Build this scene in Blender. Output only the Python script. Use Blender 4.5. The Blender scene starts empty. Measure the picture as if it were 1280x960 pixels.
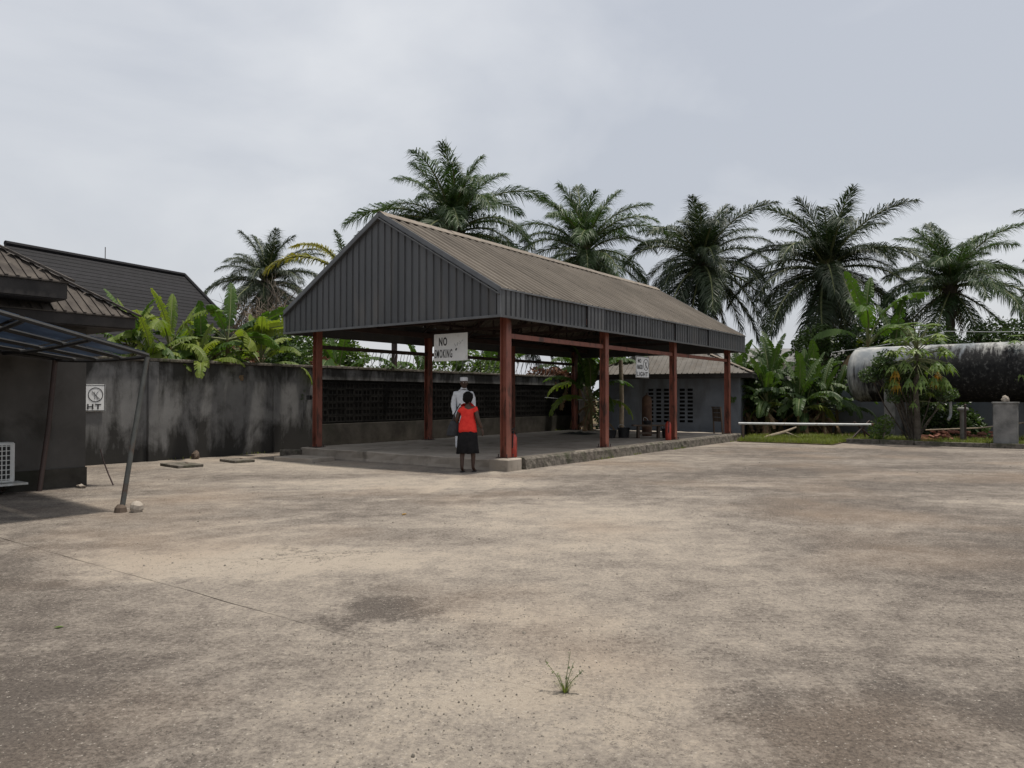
import bpy, bmesh, math, random
from mathutils import Vector, Matrix, noise

R = math.radians
scene = bpy.context.scene
COL = scene.collection
rnd = random.Random(7)

# ------------------------------------------------------------------ camera, sky, sun, exposure
cam = bpy.data.cameras.new('camera')
cam.sensor_width = 36.0
cam.lens = 925.0 / 1280.0 * 36.0
cam.clip_start = 0.1
cam.clip_end = 2000
camo = bpy.data.objects.new('camera', cam)
COL.objects.link(camo)
camo.location = (0, 0, 1.5)
camo.rotation_euler = (R(90) + math.atan(17.3 / 925), 0, 0)
scene.camera = camo

SUN_DIR = Vector((0.215, 0.05, 1.0)).normalized()      # towards the sun
sun = bpy.data.lights.new('sun', 'SUN')
sun.energy = 3.4
sun.angle = R(3.5)
sun.color = (1.0, 0.94, 0.85)
suno = bpy.data.objects.new('sun', sun)
COL.objects.link(suno)
suno.rotation_euler = SUN_DIR.to_track_quat('Z', 'Y').to_euler()
suno.location = (20, 0, 60)

world = bpy.data.worlds.new('World')
scene.world = world
world.use_nodes = True
wn, wl = world.node_tree.nodes, world.node_tree.links
wn.clear()
w_out = wn.new('ShaderNodeOutputWorld')
w_bg = wn.new('ShaderNodeBackground')
w_bg.inputs['Strength'].default_value = 0.1
w_sky = wn.new('ShaderNodeTexSky')
w_sky.sky_type = 'NISHITA'
w_sky.sun_disc = False
w_sky.sun_elevation = math.asin(SUN_DIR.z)
w_sky.sun_rotation = math.atan2(SUN_DIR.x, SUN_DIR.y)
w_sky.air_density = 1.5
w_sky.dust_density = 4.0
w_tc = wn.new('ShaderNodeTexCoord')
w_map = wn.new('ShaderNodeMapping')
w_map.inputs['Scale'].default_value = (1.0, 1.0, 1.9)
w_map.inputs['Location'].default_value = (0.65, 0.2, 0.35)
w_no = wn.new('ShaderNodeTexNoise')
w_no.inputs['Scale'].default_value = 1.7
w_no.inputs['Detail'].default_value = 9
w_no.inputs['Roughness'].default_value = 0.5
w_no.inputs['Distortion'].default_value = 0.35
w_ramp = wn.new('ShaderNodeValToRGB')
w_ramp.color_ramp.elements[0].position = 0.37
w_ramp.color_ramp.elements[0].color = (4.5, 4.72, 5.2, 1)
w_ramp.color_ramp.elements[1].position = 0.63
w_ramp.color_ramp.elements[1].color = (6.5, 6.6, 6.8, 1)
w_mix = wn.new('ShaderNodeMix')
w_mix.data_type = 'RGBA'
w_mix.inputs['Factor'].default_value = 0.86
wl.new(w_tc.outputs['Generated'], w_map.inputs['Vector'])
wl.new(w_map.outputs['Vector'], w_no.inputs['Vector'])
wl.new(w_no.outputs['Fac'], w_ramp.inputs['Fac'])
wl.new(w_sky.outputs['Color'], w_mix.inputs['A'])
wl.new(w_ramp.outputs['Color'], w_mix.inputs['B'])
wl.new(w_mix.outputs['Result'], w_bg.inputs['Color'])
wl.new(w_bg.outputs['Background'], w_out.inputs['Surface'])

vs = scene.view_settings
vs.view_transform = 'Standard'
vs.look = 'None'
vs.exposure = 0.3
vs.gamma = 1.0
vs.use_curve_mapping = False
scene.cycles.max_bounces = 6
scene.cycles.transparent_max_bounces = 8

# ------------------------------------------------------------------ the yard's own axes: t along the shelter, u across it
TH = 0.6327
P0 = Vector((-0.2134, 15.4372, 0))
D1 = Vector((math.sin(TH), math.cos(TH), 0))
D2 = Vector((-math.cos(TH), math.sin(TH), 0))
YROT = math.pi / 2 - TH

def Y(t, u, z=0.0):
    return P0 + D1 * t + D2 * u + Vector((0, 0, z))

# ------------------------------------------------------------------ materials
def new_mat(name):
    m = bpy.data.materials.new(name)
    m.use_nodes = True
    n, l = m.node_tree.nodes, m.node_tree.links
    b = n['Principled BSDF']
    return m, n, l, b

def coords(n, l, kind='pos', scale=(1, 1, 1), rotz=0.0):
    if kind == 'pos':
        s = n.new('ShaderNodeNewGeometry').outputs['Position']
    else:
        s = n.new('ShaderNodeTexCoord').outputs['Object']
    mp = n.new('ShaderNodeMapping')
    mp.inputs['Scale'].default_value = scale
    mp.inputs['Rotation'].default_value = (0, 0, rotz)
    l.new(s, mp.inputs['Vector'])
    return mp.outputs['Vector']

def noise_tex(n, l, vec, scale, detail=5, rough=0.6, dist=0.0):
    t = n.new('ShaderNodeTexNoise')
    t.inputs['Scale'].default_value = scale
    t.inputs['Detail'].default_value = detail
    t.inputs['Roughness'].default_value = rough
    t.inputs['Distortion'].default_value = dist
    l.new(vec, t.inputs['Vector'])
    return t.outputs['Fac']

def ramp(n, l, fac, stops):
    r = n.new('ShaderNodeValToRGB')
    e = r.color_ramp.elements
    while len(e) < len(stops):
        e.new(0.5)
    for i, (p, c) in enumerate(stops):
        e[i].position = p
        if isinstance(c, (int, float)):
            c = (c, c, c)
        e[i].color = (c[0], c[1], c[2], 1)
    l.new(fac, r.inputs['Fac'])
    return r.outputs['Color']

def mixc(n, l, fac, a, b, mode='MIX'):
    m = n.new('ShaderNodeMix')
    m.data_type = 'RGBA'
    m.blend_type = mode
    for sock, v in (('Factor', fac), ('A', a), ('B', b)):
        if isinstance(v, (int, float)):
            m.inputs[sock].default_value = v
        elif isinstance(v, tuple):
            m.inputs[sock].default_value = (v[0], v[1], v[2], 1)
        else:
            l.new(v, m.inputs[sock])
    return m.outputs['Result']

def math_n(n, l, op, a, b=0.0):
    m = n.new('ShaderNodeMath')
    m.operation = op
    for i, v in enumerate((a, b)):
        if isinstance(v, (int, float)):
            m.inputs[i].default_value = v
        else:
            l.new(v, m.inputs[i])
    return m.outputs[0]

def bump(n, l, b, h, strength=0.4, dist=0.01):
    bp = n.new('ShaderNodeBump')
    bp.inputs['Strength'].default_value = strength
    bp.inputs['Distance'].default_value = dist
    l.new(h, bp.inputs['Height'])
    l.new(bp.outputs['Normal'], b.inputs['Normal'])

def surf(name, c1, c2, scale=3.0, rough=0.8, spec=0.3, bstr=0.3, bscale=40.0, bdist=0.008, metal=0.0,
         kind='pos', sc=(1, 1, 1), rotz=0.0, c3=None, c3scale=1.0, c3pos=(0.5, 0.7), c3sc=None, rand=0.0, detail=6):
    m, n, l, b = new_mat(name)
    v = coords(n, l, kind, sc, rotz)
    f = noise_tex(n, l, v, scale, detail, 0.62)
    col = ramp(n, l, f, [(0.33, c1), (0.68, c2)])
    if c3 is not None:
        v3 = coords(n, l, kind, c3sc or sc, rotz)
        f3 = noise_tex(n, l, v3, c3scale, 6, 0.6, 0.3)
        k3 = ramp(n, l, f3, [(c3pos[0], 0.0), (c3pos[1], 1.0)])
        col = mixc(n, l, k3, col, c3)
    if rand:
        oi = n.new('ShaderNodeObjectInfo')
        k = ramp(n, l, oi.outputs['Random'], [(0, 1 - rand), (1, 1 + rand)])
        col = mixc(n, l, 1.0, col, k, 'MULTIPLY')
    l.new(col, b.inputs['Base Color'])
    b.inputs['Roughness'].default_value = rough
    b.inputs['Specular IOR Level'].default_value = spec
    b.inputs['Metallic'].default_value = metal
    if bstr:
        v2 = coords(n, l, kind, (1, 1, 1))
        bump(n, l, b, noise_tex(n, l, v2, bscale, 4, 0.6), bstr, bdist)
    return m

def leaf_mat(name, c1, c2, trans=0.3, tcol=None, rough=0.45, scale=2.5, spec=0.4, rand=0.25):
    m, n, l, b = new_mat(name)
    v = coords(n, l, 'pos')
    f = noise_tex(n, l, v, scale, 3, 0.6)
    oi = n.new('ShaderNodeObjectInfo')
    f = math_n(n, l, 'ADD', math_n(n, l, 'MULTIPLY', f, 1.0 - rand), math_n(n, l, 'MULTIPLY', oi.outputs['Random'], rand))
    col = ramp(n, l, f, [(0.3, c1), (0.7, c2)])
    l.new(col, b.inputs['Base Color'])
    b.inputs['Roughness'].default_value = rough
    b.inputs['Specular IOR Level'].default_value = spec
    tr = n.new('ShaderNodeBsdfTranslucent')
    l.new(mixc(n, l, 1.0, col, tcol or (1.3, 1.5, 0.6), 'MULTIPLY'), tr.inputs['Color'])
    mx = n.new('ShaderNodeMixShader')
    mx.inputs['Fac'].default_value = trans
    l.new(b.outputs['BSDF'], mx.inputs[1])
    l.new(tr.outputs['BSDF'], mx.inputs[2])
    l.new(mx.outputs['Shader'], n['Material Output'].inputs['Surface'])
    return m

M = {}
# yard concrete: worn, dusty; the dust patches lie where they lie in the yard
def yard_material(name, fill=False):
    m, n, l, b = new_mat(name)
    g = n.new('ShaderNodeNewGeometry').outputs['Position']
    mp = n.new('ShaderNodeMapping')
    l.new(g, mp.inputs['Vector'])
    pos = mp.outputs['Vector']
    # wobble the coordinates so the patch edges are ragged
    nt = n.new('ShaderNodeTexNoise')
    nt.inputs['Scale'].default_value = 0.9
    nt.inputs['Detail'].default_value = 9
    nt.inputs['Roughness'].default_value = 0.75
    l.new(pos, nt.inputs['Vector'])
    wob = n.new('ShaderNodeVectorMath'); wob.operation = 'MULTIPLY_ADD'
    wob.inputs[1].default_value = (2.6, 2.6, 0)
    l.new(nt.outputs['Color'], wob.inputs[0])
    off = n.new('ShaderNodeVectorMath'); off.operation = 'ADD'
    off.inputs[1].default_value = (-1.3, -1.3, 0)
    l.new(pos, off.inputs[0])
    l.new(off.outputs[0], wob.inputs[2])
    wp = wob.outputs[0]
    big = noise_tex(n, l, coords(n, l, 'pos', (0.7, 1.25, 1), 0.25), 0.42, 9, 0.66, 0.4)
    dust = math_n(n, l, 'SUBTRACT', math_n(n, l, 'MULTIPLY', big, 1.9), 0.5)
    strk = noise_tex(n, l, coords(n, l, 'pos', (0.22, 1.5, 1), 0.2), 1.5, 7, 0.7, 0.6)
    dust = math_n(n, l, 'ADD', dust, math_n(n, l, 'MULTIPLY', math_n(n, l, 'SUBTRACT', strk, 0.5), 0.55))
    patches = [  # x, y, rx, ry, amount
        (-2.7, 6.6, 2.0, 0.75, 0.55), (-1.2, 7.0, 1.8, 0.7, 0.35), (0.3, 9.3, 2.6, 1.5, 0.34), (1.2, 6.6, 1.5, 1.3, 0.22),
        (-0.2, 3.6, 1.3, 1.0, 0.38), (0.5, 5.0, 1.1, 0.6, 0.28), (-4.6, 16.4, 3.0, 1.6, 0.4), (-1.5, 13.2, 3.5, 1.0, 0.3),
        (-2.6, 3.4, 1.5, 1.1, -0.3), (-0.95, 5.25, 0.6, 0.35, -0.55), (1.35, 3.55, 0.55, 0.5, -0.4), (2.3, 3.6, 0.8, 0.5, -0.35),
        (-5.0, 6.3, 1.6, 1.6, -0.3), (7.5, 14.5, 5.0, 3.5, -0.28), (9.5, 20.0, 6.0, 3.0, -0.25), (-0.2, 2.6, 2.0, 0.5, -0.2),
        (4.0, 6.0, 2.0, 1.6, -0.12), (0.6, 11.5, 2.2, 0.8, -0.25), (-2.0, 9.6, 1.4, 0.8, -0.18),
        (-4.2, 4.6, 2.2, 2.4, -0.2), (5.6, 8.0, 3.0, 4.0, -0.16), (0.9, 8.2, 2.4, 1.4, 0.1), (0.2, 4.6, 2.2, 1.6, 0.05), (4.5, 12.5, 4.0, 1.2, -0.15)]
    for (x, y, rx, ry, a) in patches:
        s1 = n.new('ShaderNodeVectorMath'); s1.operation = 'SUBTRACT'
        s1.inputs[1].default_value = (x, y, 0)
        l.new(wp, s1.inputs[0])
        s2 = n.new('ShaderNodeVectorMath'); s2.operation = 'MULTIPLY'
        s2.inputs[1].default_value = (1 / rx, 1 / ry, 0)
        l.new(s1.outputs[0], s2.inputs[0])
        ln = n.new('ShaderNodeVectorMath'); ln.operation = 'LENGTH'
        l.new(s2.outputs[0], ln.inputs[0])
        mr = n.new('ShaderNodeMapRange'); mr.interpolation_type = 'SMOOTHSTEP'
        mr.inputs['From Min'].default_value = 0.25
        mr.inputs['From Max'].default_value = 1.25
        mr.inputs['To Min'].default_value = a * 1.05
        mr.inputs['To Max'].default_value = 0.0
        l.new(ln.outputs['Value'], mr.inputs['Value'])
        dust = math_n(n, l, 'ADD', dust, mr.outputs['Result'])
    # faint curved wheel tracks pressed into the dust
    for (cx, cy, rad, wd_, a) in ((-8.0, 14.0, 6.9, .16, .3), (-8.0, 14.0, 7.65, .16, .26), (2.0, -8.0, 19.2, .2, .22), (2.0, -8.0, 20.7, .2, .2), (7.0, 2.0, 5.2, .16, -.16), (7.0, 2.0, 6.6, .16, -.16)):
        s1 = n.new('ShaderNodeVectorMath'); s1.operation = 'DISTANCE'
        s1.inputs[1].default_value = (cx, cy, 0)
        mm = n.new('ShaderNodeVectorMath'); mm.operation = 'MULTIPLY_ADD'
        mm.inputs[1].default_value = (.22, .22, 0)
        l.new(nt.outputs['Color'], mm.inputs[0]); l.new(pos, mm.inputs[2])
        l.new(mm.outputs[0], s1.inputs[0])
        dd = math_n(n, l, 'ABSOLUTE', math_n(n, l, 'SUBTRACT', s1.outputs['Value'], rad + .15))
        mr = n.new('ShaderNodeMapRange'); mr.interpolation_type = 'SMOOTHSTEP'
        mr.inputs['From Min'].default_value = wd_ * .4; mr.inputs['From Max'].default_value = wd_
        mr.inputs['To Min'].default_value = a; mr.inputs['To Max'].default_value = 0.0
        l.new(dd, mr.inputs['Value'])
        dust = math_n(n, l, 'ADD', dust, math_n(n, l, 'MULTIPLY', mr.outputs['Result'], ramp(n, l, big, [(0.4, 0.0), (0.58, 1.0)])))
    # medium and fine break-up
    med = noise_tex(n, l, coords(n, l, 'pos', (1, 1.0, 1), -YROT), 3.2, 8, 0.72)
    dust = math_n(n, l, 'ADD', dust, math_n(n, l, 'MULTIPLY', math_n(n, l, 'SUBTRACT', med, 0.5), 1.5))
    fine = noise_tex(n, l, pos, 26.0, 6, 0.75)
    dust = math_n(n, l, 'ADD', dust, math_n(n, l, 'MULTIPLY', math_n(n, l, 'SUBTRACT', fine, 0.5), 1.8))
    col = ramp(n, l, dust, [(0.0, (0.098, 0.083, 0.071)), (0.28, (0.15, 0.129, 0.11)), (0.52, (0.215, 0.187, 0.158)), (0.78, (0.275, 0.24, 0.2)), (1.0, (0.33, 0.285, 0.232))])
    # warm silt tint and greenish algae tint in broad areas
    warm = noise_tex(n, l, pos, 0.33, 3, 0.5)
    col = mixc(n, l, ramp(n, l, warm, [(0.5, 0.0), (0.7, 0.4)]), col, (0.27, 0.2, 0.142))
    # exposed aggregate: pale and dark specks
    vo = n.new('ShaderNodeTexVoronoi')
    vo.inputs['Scale'].default_value = 55.0
    l.new(pos, vo.inputs['Vector'])
    sel = noise_tex(n, l, pos, 41.0, 2, 0.5)
    pale = math_n(n, l, 'MULTIPLY', math_n(n, l, 'LESS_THAN', vo.outputs['Distance'], 0.3), math_n(n, l, 'GREATER_THAN', sel, 0.6))
    dark = math_n(n, l, 'MULTIPLY', math_n(n, l, 'LESS_THAN', vo.outputs['Distance'], 0.36), math_n(n, l, 'LESS_THAN', sel, 0.4))
    col = mixc(n, l, math_n(n, l, 'MULTIPLY', pale, 0.45), col, (0.5, 0.46, 0.4))
    col = mixc(n, l, math_n(n, l, 'MULTIPLY', dark, 0.6), col, (0.07, 0.06, 0.05))
    # hairline cracks wandering across the slabs, broken here and there
    cv = n.new('ShaderNodeTexVoronoi'); cv.feature = 'DISTANCE_TO_EDGE'; cv.inputs['Scale'].default_value = 0.22
    l.new(wp, cv.inputs['Vector'])
    ck = math_n(n, l, 'MULTIPLY', math_n(n, l, 'LESS_THAN', cv.outputs['Distance'], 0.0016), math_n(n, l, 'GREATER_THAN', big, 0.5))
    col = mixc(n, l, math_n(n, l, 'MULTIPLY', ck, 0.6), col, (0.05, 0.043, 0.037))
    grain = noise_tex(n, l, pos, 48.0, 9, 0.85)
    gk = ramp(n, l, grain, [(0.4, 0.5), (0.5, 1.0), (0.6, 1.42)])
    gm_ = ramp(n, l, dust, [(0.1, 1.0), (0.7, 0.25)])
    col = mixc(n, l, gm_, col, mixc(n, l, 1.0, col, gk, 'MULTIPLY'))
    clod = noise_tex(n, l, pos, 11.0, 7, 0.8)
    col = mixc(n, l, ramp(n, l, clod, [(0.55, 0.0), (0.62, 0.4)]), col, (0.09, 0.078, 0.068))
    if fill:
        col = mixc(n, l, 0.75, col, (0.08, 0.068, 0.055))
    l.new(col, b.inputs['Base Color'])
    b.inputs['Roughness'].default_value = 0.92
    b.inputs['Specular IOR Level'].default_value = 0.2
    hsum = math_n(n, l, 'ADD', math_n(n, l, 'MULTIPLY', fine, 0.6), math_n(n, l, 'MULTIPLY', noise_tex(n, l, pos, 120.0, 3, 0.6), 0.5))
    hsum = math_n(n, l, 'ADD', math_n(n, l, 'ADD', hsum, med), math_n(n, l, 'MULTIPLY', grain, 1.2))
    bump(n, l, b, hsum, 0.7, 0.014)
    return m

M['yard'] = yard_material('yard_concrete')
M['joint'] = yard_material('joint_fill', True)
M['soil'] = surf('soil', (0.09, 0.065, 0.04), (0.16, 0.12, 0.075), 2.0, 0.95, 0.1, 0.6, 20, 0.03, c3=(0.06, 0.075, 0.03), c3scale=0.6)
M['slab'] = surf('slab_concrete', (0.255, 0.222, 0.185), (0.38, 0.335, 0.285), 1.3, 0.9, 0.2, 0.4, 45, 0.008, c3=(0.14, 0.122, 0.1), c3scale=2.2, c3pos=(0.55, 0.75))
M['rough_concrete'] = surf('rough_concrete', (0.07, 0.062, 0.053), (0.2, 0.178, 0.15), 9.0, 0.95, 0.15, 1.0, 28, 0.03, c3=(0.055, 0.06, 0.035), c3scale=2.5)
M['grey_concrete'] = surf('grey_concrete', (0.13, 0.13, 0.126), (0.23, 0.226, 0.216), 3.0, 0.9, 0.2, 0.5, 30, 0.01, c3=(0.05, 0.052, 0.045), c3scale=1.4)
M['red_steel'] = surf('red_painted_steel', (0.19, 0.062, 0.042), (0.26, 0.094, 0.064), 2.5, 0.45, 0.45, 0.1, 60, 0.003, c3=(0.075, 0.036, 0.026), c3scale=5.0, c3pos=(0.52, 0.64), c3sc=(1, 1, 0.35))
M['dark_steel'] = surf('dark_primer_steel', (0.035, 0.024, 0.022), (0.065, 0.04, 0.034), 3, 0.6, 0.4, 0.15, 50, 0.003)
M['cladding'] = surf('slate_grey_cladding', (0.056, 0.058, 0.061), (0.08, 0.082, 0.085), 1.6, 0.5, 0.4, 0.35, 2.2, 0.03, sc=(1, 1, 0.25), c3=(0.11, 0.102, 0.092), c3scale=3.0, c3pos=(0.55, 0.85), c3sc=(1, 1, 0.15), rand=0.13)
M['cladding_trim'] = surf('grey_flashing', (0.085, 0.088, 0.092), (0.13, 0.133, 0.137), 3, 0.45, 0.45, 0.1, 30, 0.003)
def roof_material():
    m, n, l, b = new_mat('dusty_roof_sheet')
    f = noise_tex(n, l, coords(n, l, 'obj', (1, 0.1, 1)), 7.0, 6, 0.65, 0.1)
    g = noise_tex(n, l, coords(n, l, 'pos'), 0.9, 6, 0.6)
    col = ramp(n, l, math_n(n, l, 'ADD', math_n(n, l, 'MULTIPLY', f, .55), math_n(n, l, 'MULTIPLY', g, .45)), [(0.32, (0.088, 0.076, 0.063)), (0.52, (0.145, 0.125, 0.103)), (0.7, (0.2, 0.175, 0.148))])
    oi = n.new('ShaderNodeObjectInfo')
    col = mixc(n, l, 1.0, col, ramp(n, l, oi.outputs['Random'], [(0, .86), (1, 1.1)]), 'MULTIPLY')
    # rust bleeding from the fixings and a grimy eave
    sp = noise_tex(n, l, coords(n, l, 'pos', (1, 1, 1)), 5.5, 6, 0.7)
    col = mixc(n, l, ramp(n, l, sp, [(0.63, 0.0), (0.7, 0.85)]), col, (0.05, 0.038, 0.03))
    l.new(col, b.inputs['Base Color'])
    b.inputs['Roughness'].default_value = 0.8
    b.inputs['Specular IOR Level'].default_value = 0.2
    bump(n, l, b, noise_tex(n, l, coords(n, l, 'pos'), 30, 4, .6), .3, .004)
    return m
M['roof'] = roof_material()
M['ridge'] = surf('ridge_metal', (0.15, 0.125, 0.1), (0.26, 0.22, 0.175), 3.0, 0.75, 0.3, 0.2, 30, 0.004, c3=(0.06, 0.05, 0.045), c3scale=3.0, rand=0.08)
M['old_roof'] = surf('old_brown_roof', (0.048, 0.041, 0.036), (0.095, 0.082, 0.07), 4.0, 0.85, 0.2, 0.4, 30, 0.005, c3=(0.04, 0.034, 0.03), c3scale=3)
M['out_roof'] = surf('outbuilding_roof_sheet', (0.1, 0.092, 0.082), (0.15, 0.138, 0.124), 2.0, 0.8, 0.25, 0.2, 30, 0.004, c3=(0.1, 0.085, 0.07), c3scale=3.0)
M['tile'] = surf('black_roof_tile', (0.006, 0.006, 0.0075), (0.013, 0.0125, 0.015), 6.0, 0.75, 0.25, 0.4, 25, 0.008, rand=0.2)
M['fascia_dark'] = surf('dark_fascia', (0.02, 0.018, 0.017), (0.045, 0.04, 0.037), 3, 0.7, 0.3, 0.2, 30, 0.005)
M['office_wall'] = surf('dim_render', (0.06, 0.057, 0.053), (0.095, 0.09, 0.084), 1.0, 0.9, 0.2, 0.3, 40, 0.006, c3=(0.035, 0.033, 0.028), c3scale=1.3, c3pos=(0.52, 0.72))  # tone set low to take in shade and lens darkening at this edge
M['blue_render'] = surf('blue_grey_render', (0.125, 0.14, 0.165), (0.18, 0.198, 0.225), 1.2, 0.85, 0.25, 0.2, 40, 0.005, c3=(0.09, 0.095, 0.1), c3scale=1.2, c3sc=(1, 1, 0.3))
M['cream_render'] = surf('pale_render', (0.35, 0.33, 0.29), (0.45, 0.43, 0.39), 1.2, 0.85, 0.25, 0.2, 40, 0.005)
M['black_block'] = surf('near_black_block', (0.014, 0.0135, 0.0125), (0.026, 0.0245, 0.0225), 0.9, 0.95, 0.1, 0.6, 35, 0.01, rand=0.25)
M['black_void'] = surf('near_black_backing', (0.016, 0.015, 0.014), (0.024, 0.022, 0.02), 5.0, 0.95, 0.1, 0.3, 35, 0.01)
M['low_band'] = surf('dark_grey_render', (0.035, 0.032, 0.028), (0.075, 0.069, 0.06), 2.0, 0.95, 0.1, 0.4, 35, 0.01, c3=(0.035, 0.035, 0.028), c3scale=1.2)
M['white_board'] = surf('white_sign_board', (0.64, 0.65, 0.65), (0.76, 0.77, 0.76), 4.0, 0.5, 0.35, 0.05, 40, 0.002, c3=(0.5, 0.49, 0.46), c3scale=5, c3pos=(0.58, 0.8))
M['black_ink'] = surf('black_lettering', (0.02, 0.02, 0.022), (0.045, 0.045, 0.045), 30.0, 0.6, 0.3, 0.0)
M['faded_ink'] = surf('faded_lettering', (0.1, 0.1, 0.1), (0.36, 0.36, 0.36), 14.0, 0.6, 0.3, 0.0)
M['fire_red'] = surf('fire_red_paint', (0.3, 0.03, 0.018), (0.42, 0.05, 0.03), 4.0, 0.35, 0.5, 0.05, 40, 0.002, c3=(0.15, 0.03, 0.02), c3scale=5)
M['black_rubber'] = surf('black_rubber', (0.012, 0.012, 0.013), (0.03, 0.03, 0.03), 8.0, 0.6, 0.3, 0.2, 40, 0.004)
M['rust'] = surf('rusty_steel', (0.065, 0.036, 0.022), (0.12, 0.066, 0.038), 4.0, 0.75, 0.3, 0.4, 40, 0.006, c3=(0.06, 0.03, 0.02), c3scale=3)
M['wood'] = surf('weathered_wood', (0.075, 0.055, 0.042), (0.15, 0.115, 0.09), 4.0, 0.85, 0.2, 0.4, 50, 0.006, sc=(1, 1, 0.2))
M['pale_wood'] = surf('pale_dead_wood', (0.22, 0.18, 0.13), (0.36, 0.3, 0.23), 5.0, 0.85, 0.2, 0.4, 50, 0.006)
M['galv'] = surf('galvanised_pipe', (0.33, 0.34, 0.34), (0.5, 0.51, 0.51), 6.0, 0.4, 0.5, 0.1, 60, 0.002, c3=(0.2, 0.15, 0.1), c3scale=6, c3pos=(0.6, 0.75))
M['pole_steel'] = surf('grey_pole_steel', (0.06, 0.064, 0.06), (0.11, 0.115, 0.108), 6.0, 0.5, 0.4, 0.15, 50, 0.003, c3=(0.09, 0.045, 0.025), c3scale=4, c3pos=(0.55, 0.7))
M['wire'] = surf('razor_wire', (0.09, 0.09, 0.09), (0.18, 0.18, 0.18), 9.0, 0.5, 0.4, 0.0)
M['ac_white'] = surf('ac_white_plastic', (0.5, 0.51, 0.5), (0.6, 0.61, 0.6), 3.0, 0.5, 0.4, 0.0, c3=(0.36, 0.35, 0.31), c3scale=4)
M['brick'] = surf('red_brick', (0.16, 0.07, 0.05), (0.27, 0.13, 0.095), 6.0, 0.9, 0.2, 0.6, 40, 0.01, rand=0.2)
M['orange_soil'] = surf('orange_soil', (0.24, 0.12, 0.06), (0.36, 0.19, 0.1), 4.0, 0.95, 0.1, 0.8, 25, 0.03)
M['pebble'] = surf('pebble_grey', (0.07, 0.062, 0.053), (0.34, 0.305, 0.255), 23.0, 0.9, 0.2, 0.3, 60, 0.004)
M['skin'] = surf('dark_skin', (0.05, 0.026, 0.017), (0.075, 0.04, 0.027), 6.0, 0.5, 0.4, 0.1, 60, 0.002)
M['hair'] = surf('black_hair', (0.006, 0.005, 0.005), (0.012, 0.011, 0.011), 60.0, 0.9, 0.1, 0.9, 70, 0.02)
M['red_cloth'] = surf('red_cloth', (0.62, 0.03, 0.025), (0.78, 0.055, 0.04), 9.0, 0.85, 0.15, 0.5, 14, 0.02)
M['black_cloth'] = surf('black_cloth', (0.008, 0.008, 0.009), (0.018, 0.017, 0.018), 9.0, 0.9, 0.15, 0.5, 14, 0.02)
M['white_cloth'] = surf('white_cloth', (0.6, 0.62, 0.66), (0.74, 0.76, 0.79), 9.0, 0.85, 0.15, 0.5, 14, 0.02)
M['bag_grey'] = surf('grey_bag', (0.022, 0.024, 0.028), (0.045, 0.048, 0.054), 9.0, 0.7, 0.3, 0.4, 25, 0.01)
M['eye'] = surf('eye_white', (0.5, 0.48, 0.44), (0.6, 0.57, 0.52), 9.0, 0.3, 0.5, 0.0)
M['bark'] = surf('palm_bark', (0.05, 0.042, 0.034), (0.11, 0.095, 0.078), 5.0, 0.95, 0.15, 0.9, 12, 0.05)
M['twig'] = surf('grey_twig', (0.12, 0.1, 0.08), (0.2, 0.17, 0.14), 5.0, 0.95, 0.15, 0.3, 30, 0.01)
M['palm_leaf'] = leaf_mat('palm_leaf', (0.02, 0.042, 0.014), (0.06, 0.102, 0.032), 0.26, rough=0.5, spec=0.35, scale=0.8)
M['palm_leaf_dark'] = leaf_mat('palm_leaf_dark', (0.013, 0.024, 0.012), (0.038, 0.06, 0.024), 0.2, rough=0.5, spec=0.35, scale=0.8)
M['palm_leaf_yellow'] = leaf_mat('palm_leaf_yellow', (0.15, 0.165, 0.025), (0.32, 0.29, 0.045), 0.42, (1.2, 1.15, 0.6), scale=1.2)
M['palm_dead'] = leaf_mat('palm_dead', (0.085, 0.062, 0.042), (0.17, 0.13, 0.09), 0.2, (1, 0.9, 0.7), 0.8, 1.0)
M['rachis'] = surf('palm_rachis', (0.1, 0.12, 0.05), (0.18, 0.19, 0.085), 3, 0.6, 0.3, 0.0)
M['banana_leaf'] = leaf_mat('banana_leaf', (0.032, 0.066, 0.016), (0.075, 0.13, 0.028), 0.34, (1.3, 1.5, 0.5), 0.55, 1.6, .25)
M['banana_dark'] = leaf_mat('banana_leaf_dark', (0.022, 0.046, 0.013), (0.06, 0.1, 0.024), 0.3, (1.3, 1.5, 0.5), 0.5, 1.6, .3)
M['banana_light'] = leaf_mat('banana_leaf_light', (0.09, 0.145, 0.025), (0.22, 0.26, 0.05), 0.4, (1.3, 1.4, 0.5), 0.55, 2.0, .25)
M['banana_dead'] = leaf_mat('banana_dead', (0.12, 0.072, 0.04), (0.26, 0.17, 0.1), 0.25, (1.1, 0.9, 0.7), 0.85, 3.0)
M['banana_stem'] = surf('banana_stem', (0.09, 0.062, 0.035), (0.17, 0.15, 0.06), 3.0, 0.8, 0.2, 0.5, 25, 0.02, sc=(1, 1, 0.25))
M['papaya_leaf'] = leaf_mat('papaya_leaf', (0.06, 0.115, 0.02), (0.15, 0.205, 0.038), 0.35, (1.4, 1.5, 0.5), 0.45, 3.0)
M['papaya_old'] = leaf_mat('papaya_old_leaf', (0.36, 0.15, 0.02), (0.46, 0.32, 0.03), 0.4, (1.2, 1.0, 0.5), 0.6, 4.0)
M['shrub_leaf'] = leaf_mat('shrub_leaf', (0.022, 0.045, 0.015), (0.07, 0.11, 0.03), 0.25, None, 0.4, 4.0)
M['bright_shrub'] = leaf_mat('bright_shrub_leaf', (0.055, 0.1, 0.02), (0.13, 0.19, 0.04), 0.35, None, 0.45, 3.0)
M['mid_shrub'] = leaf_mat('mid_shrub_leaf', (0.035, 0.065, 0.02), (0.1, 0.14, 0.04), 0.3, None, 0.4, 5.0)
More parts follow.
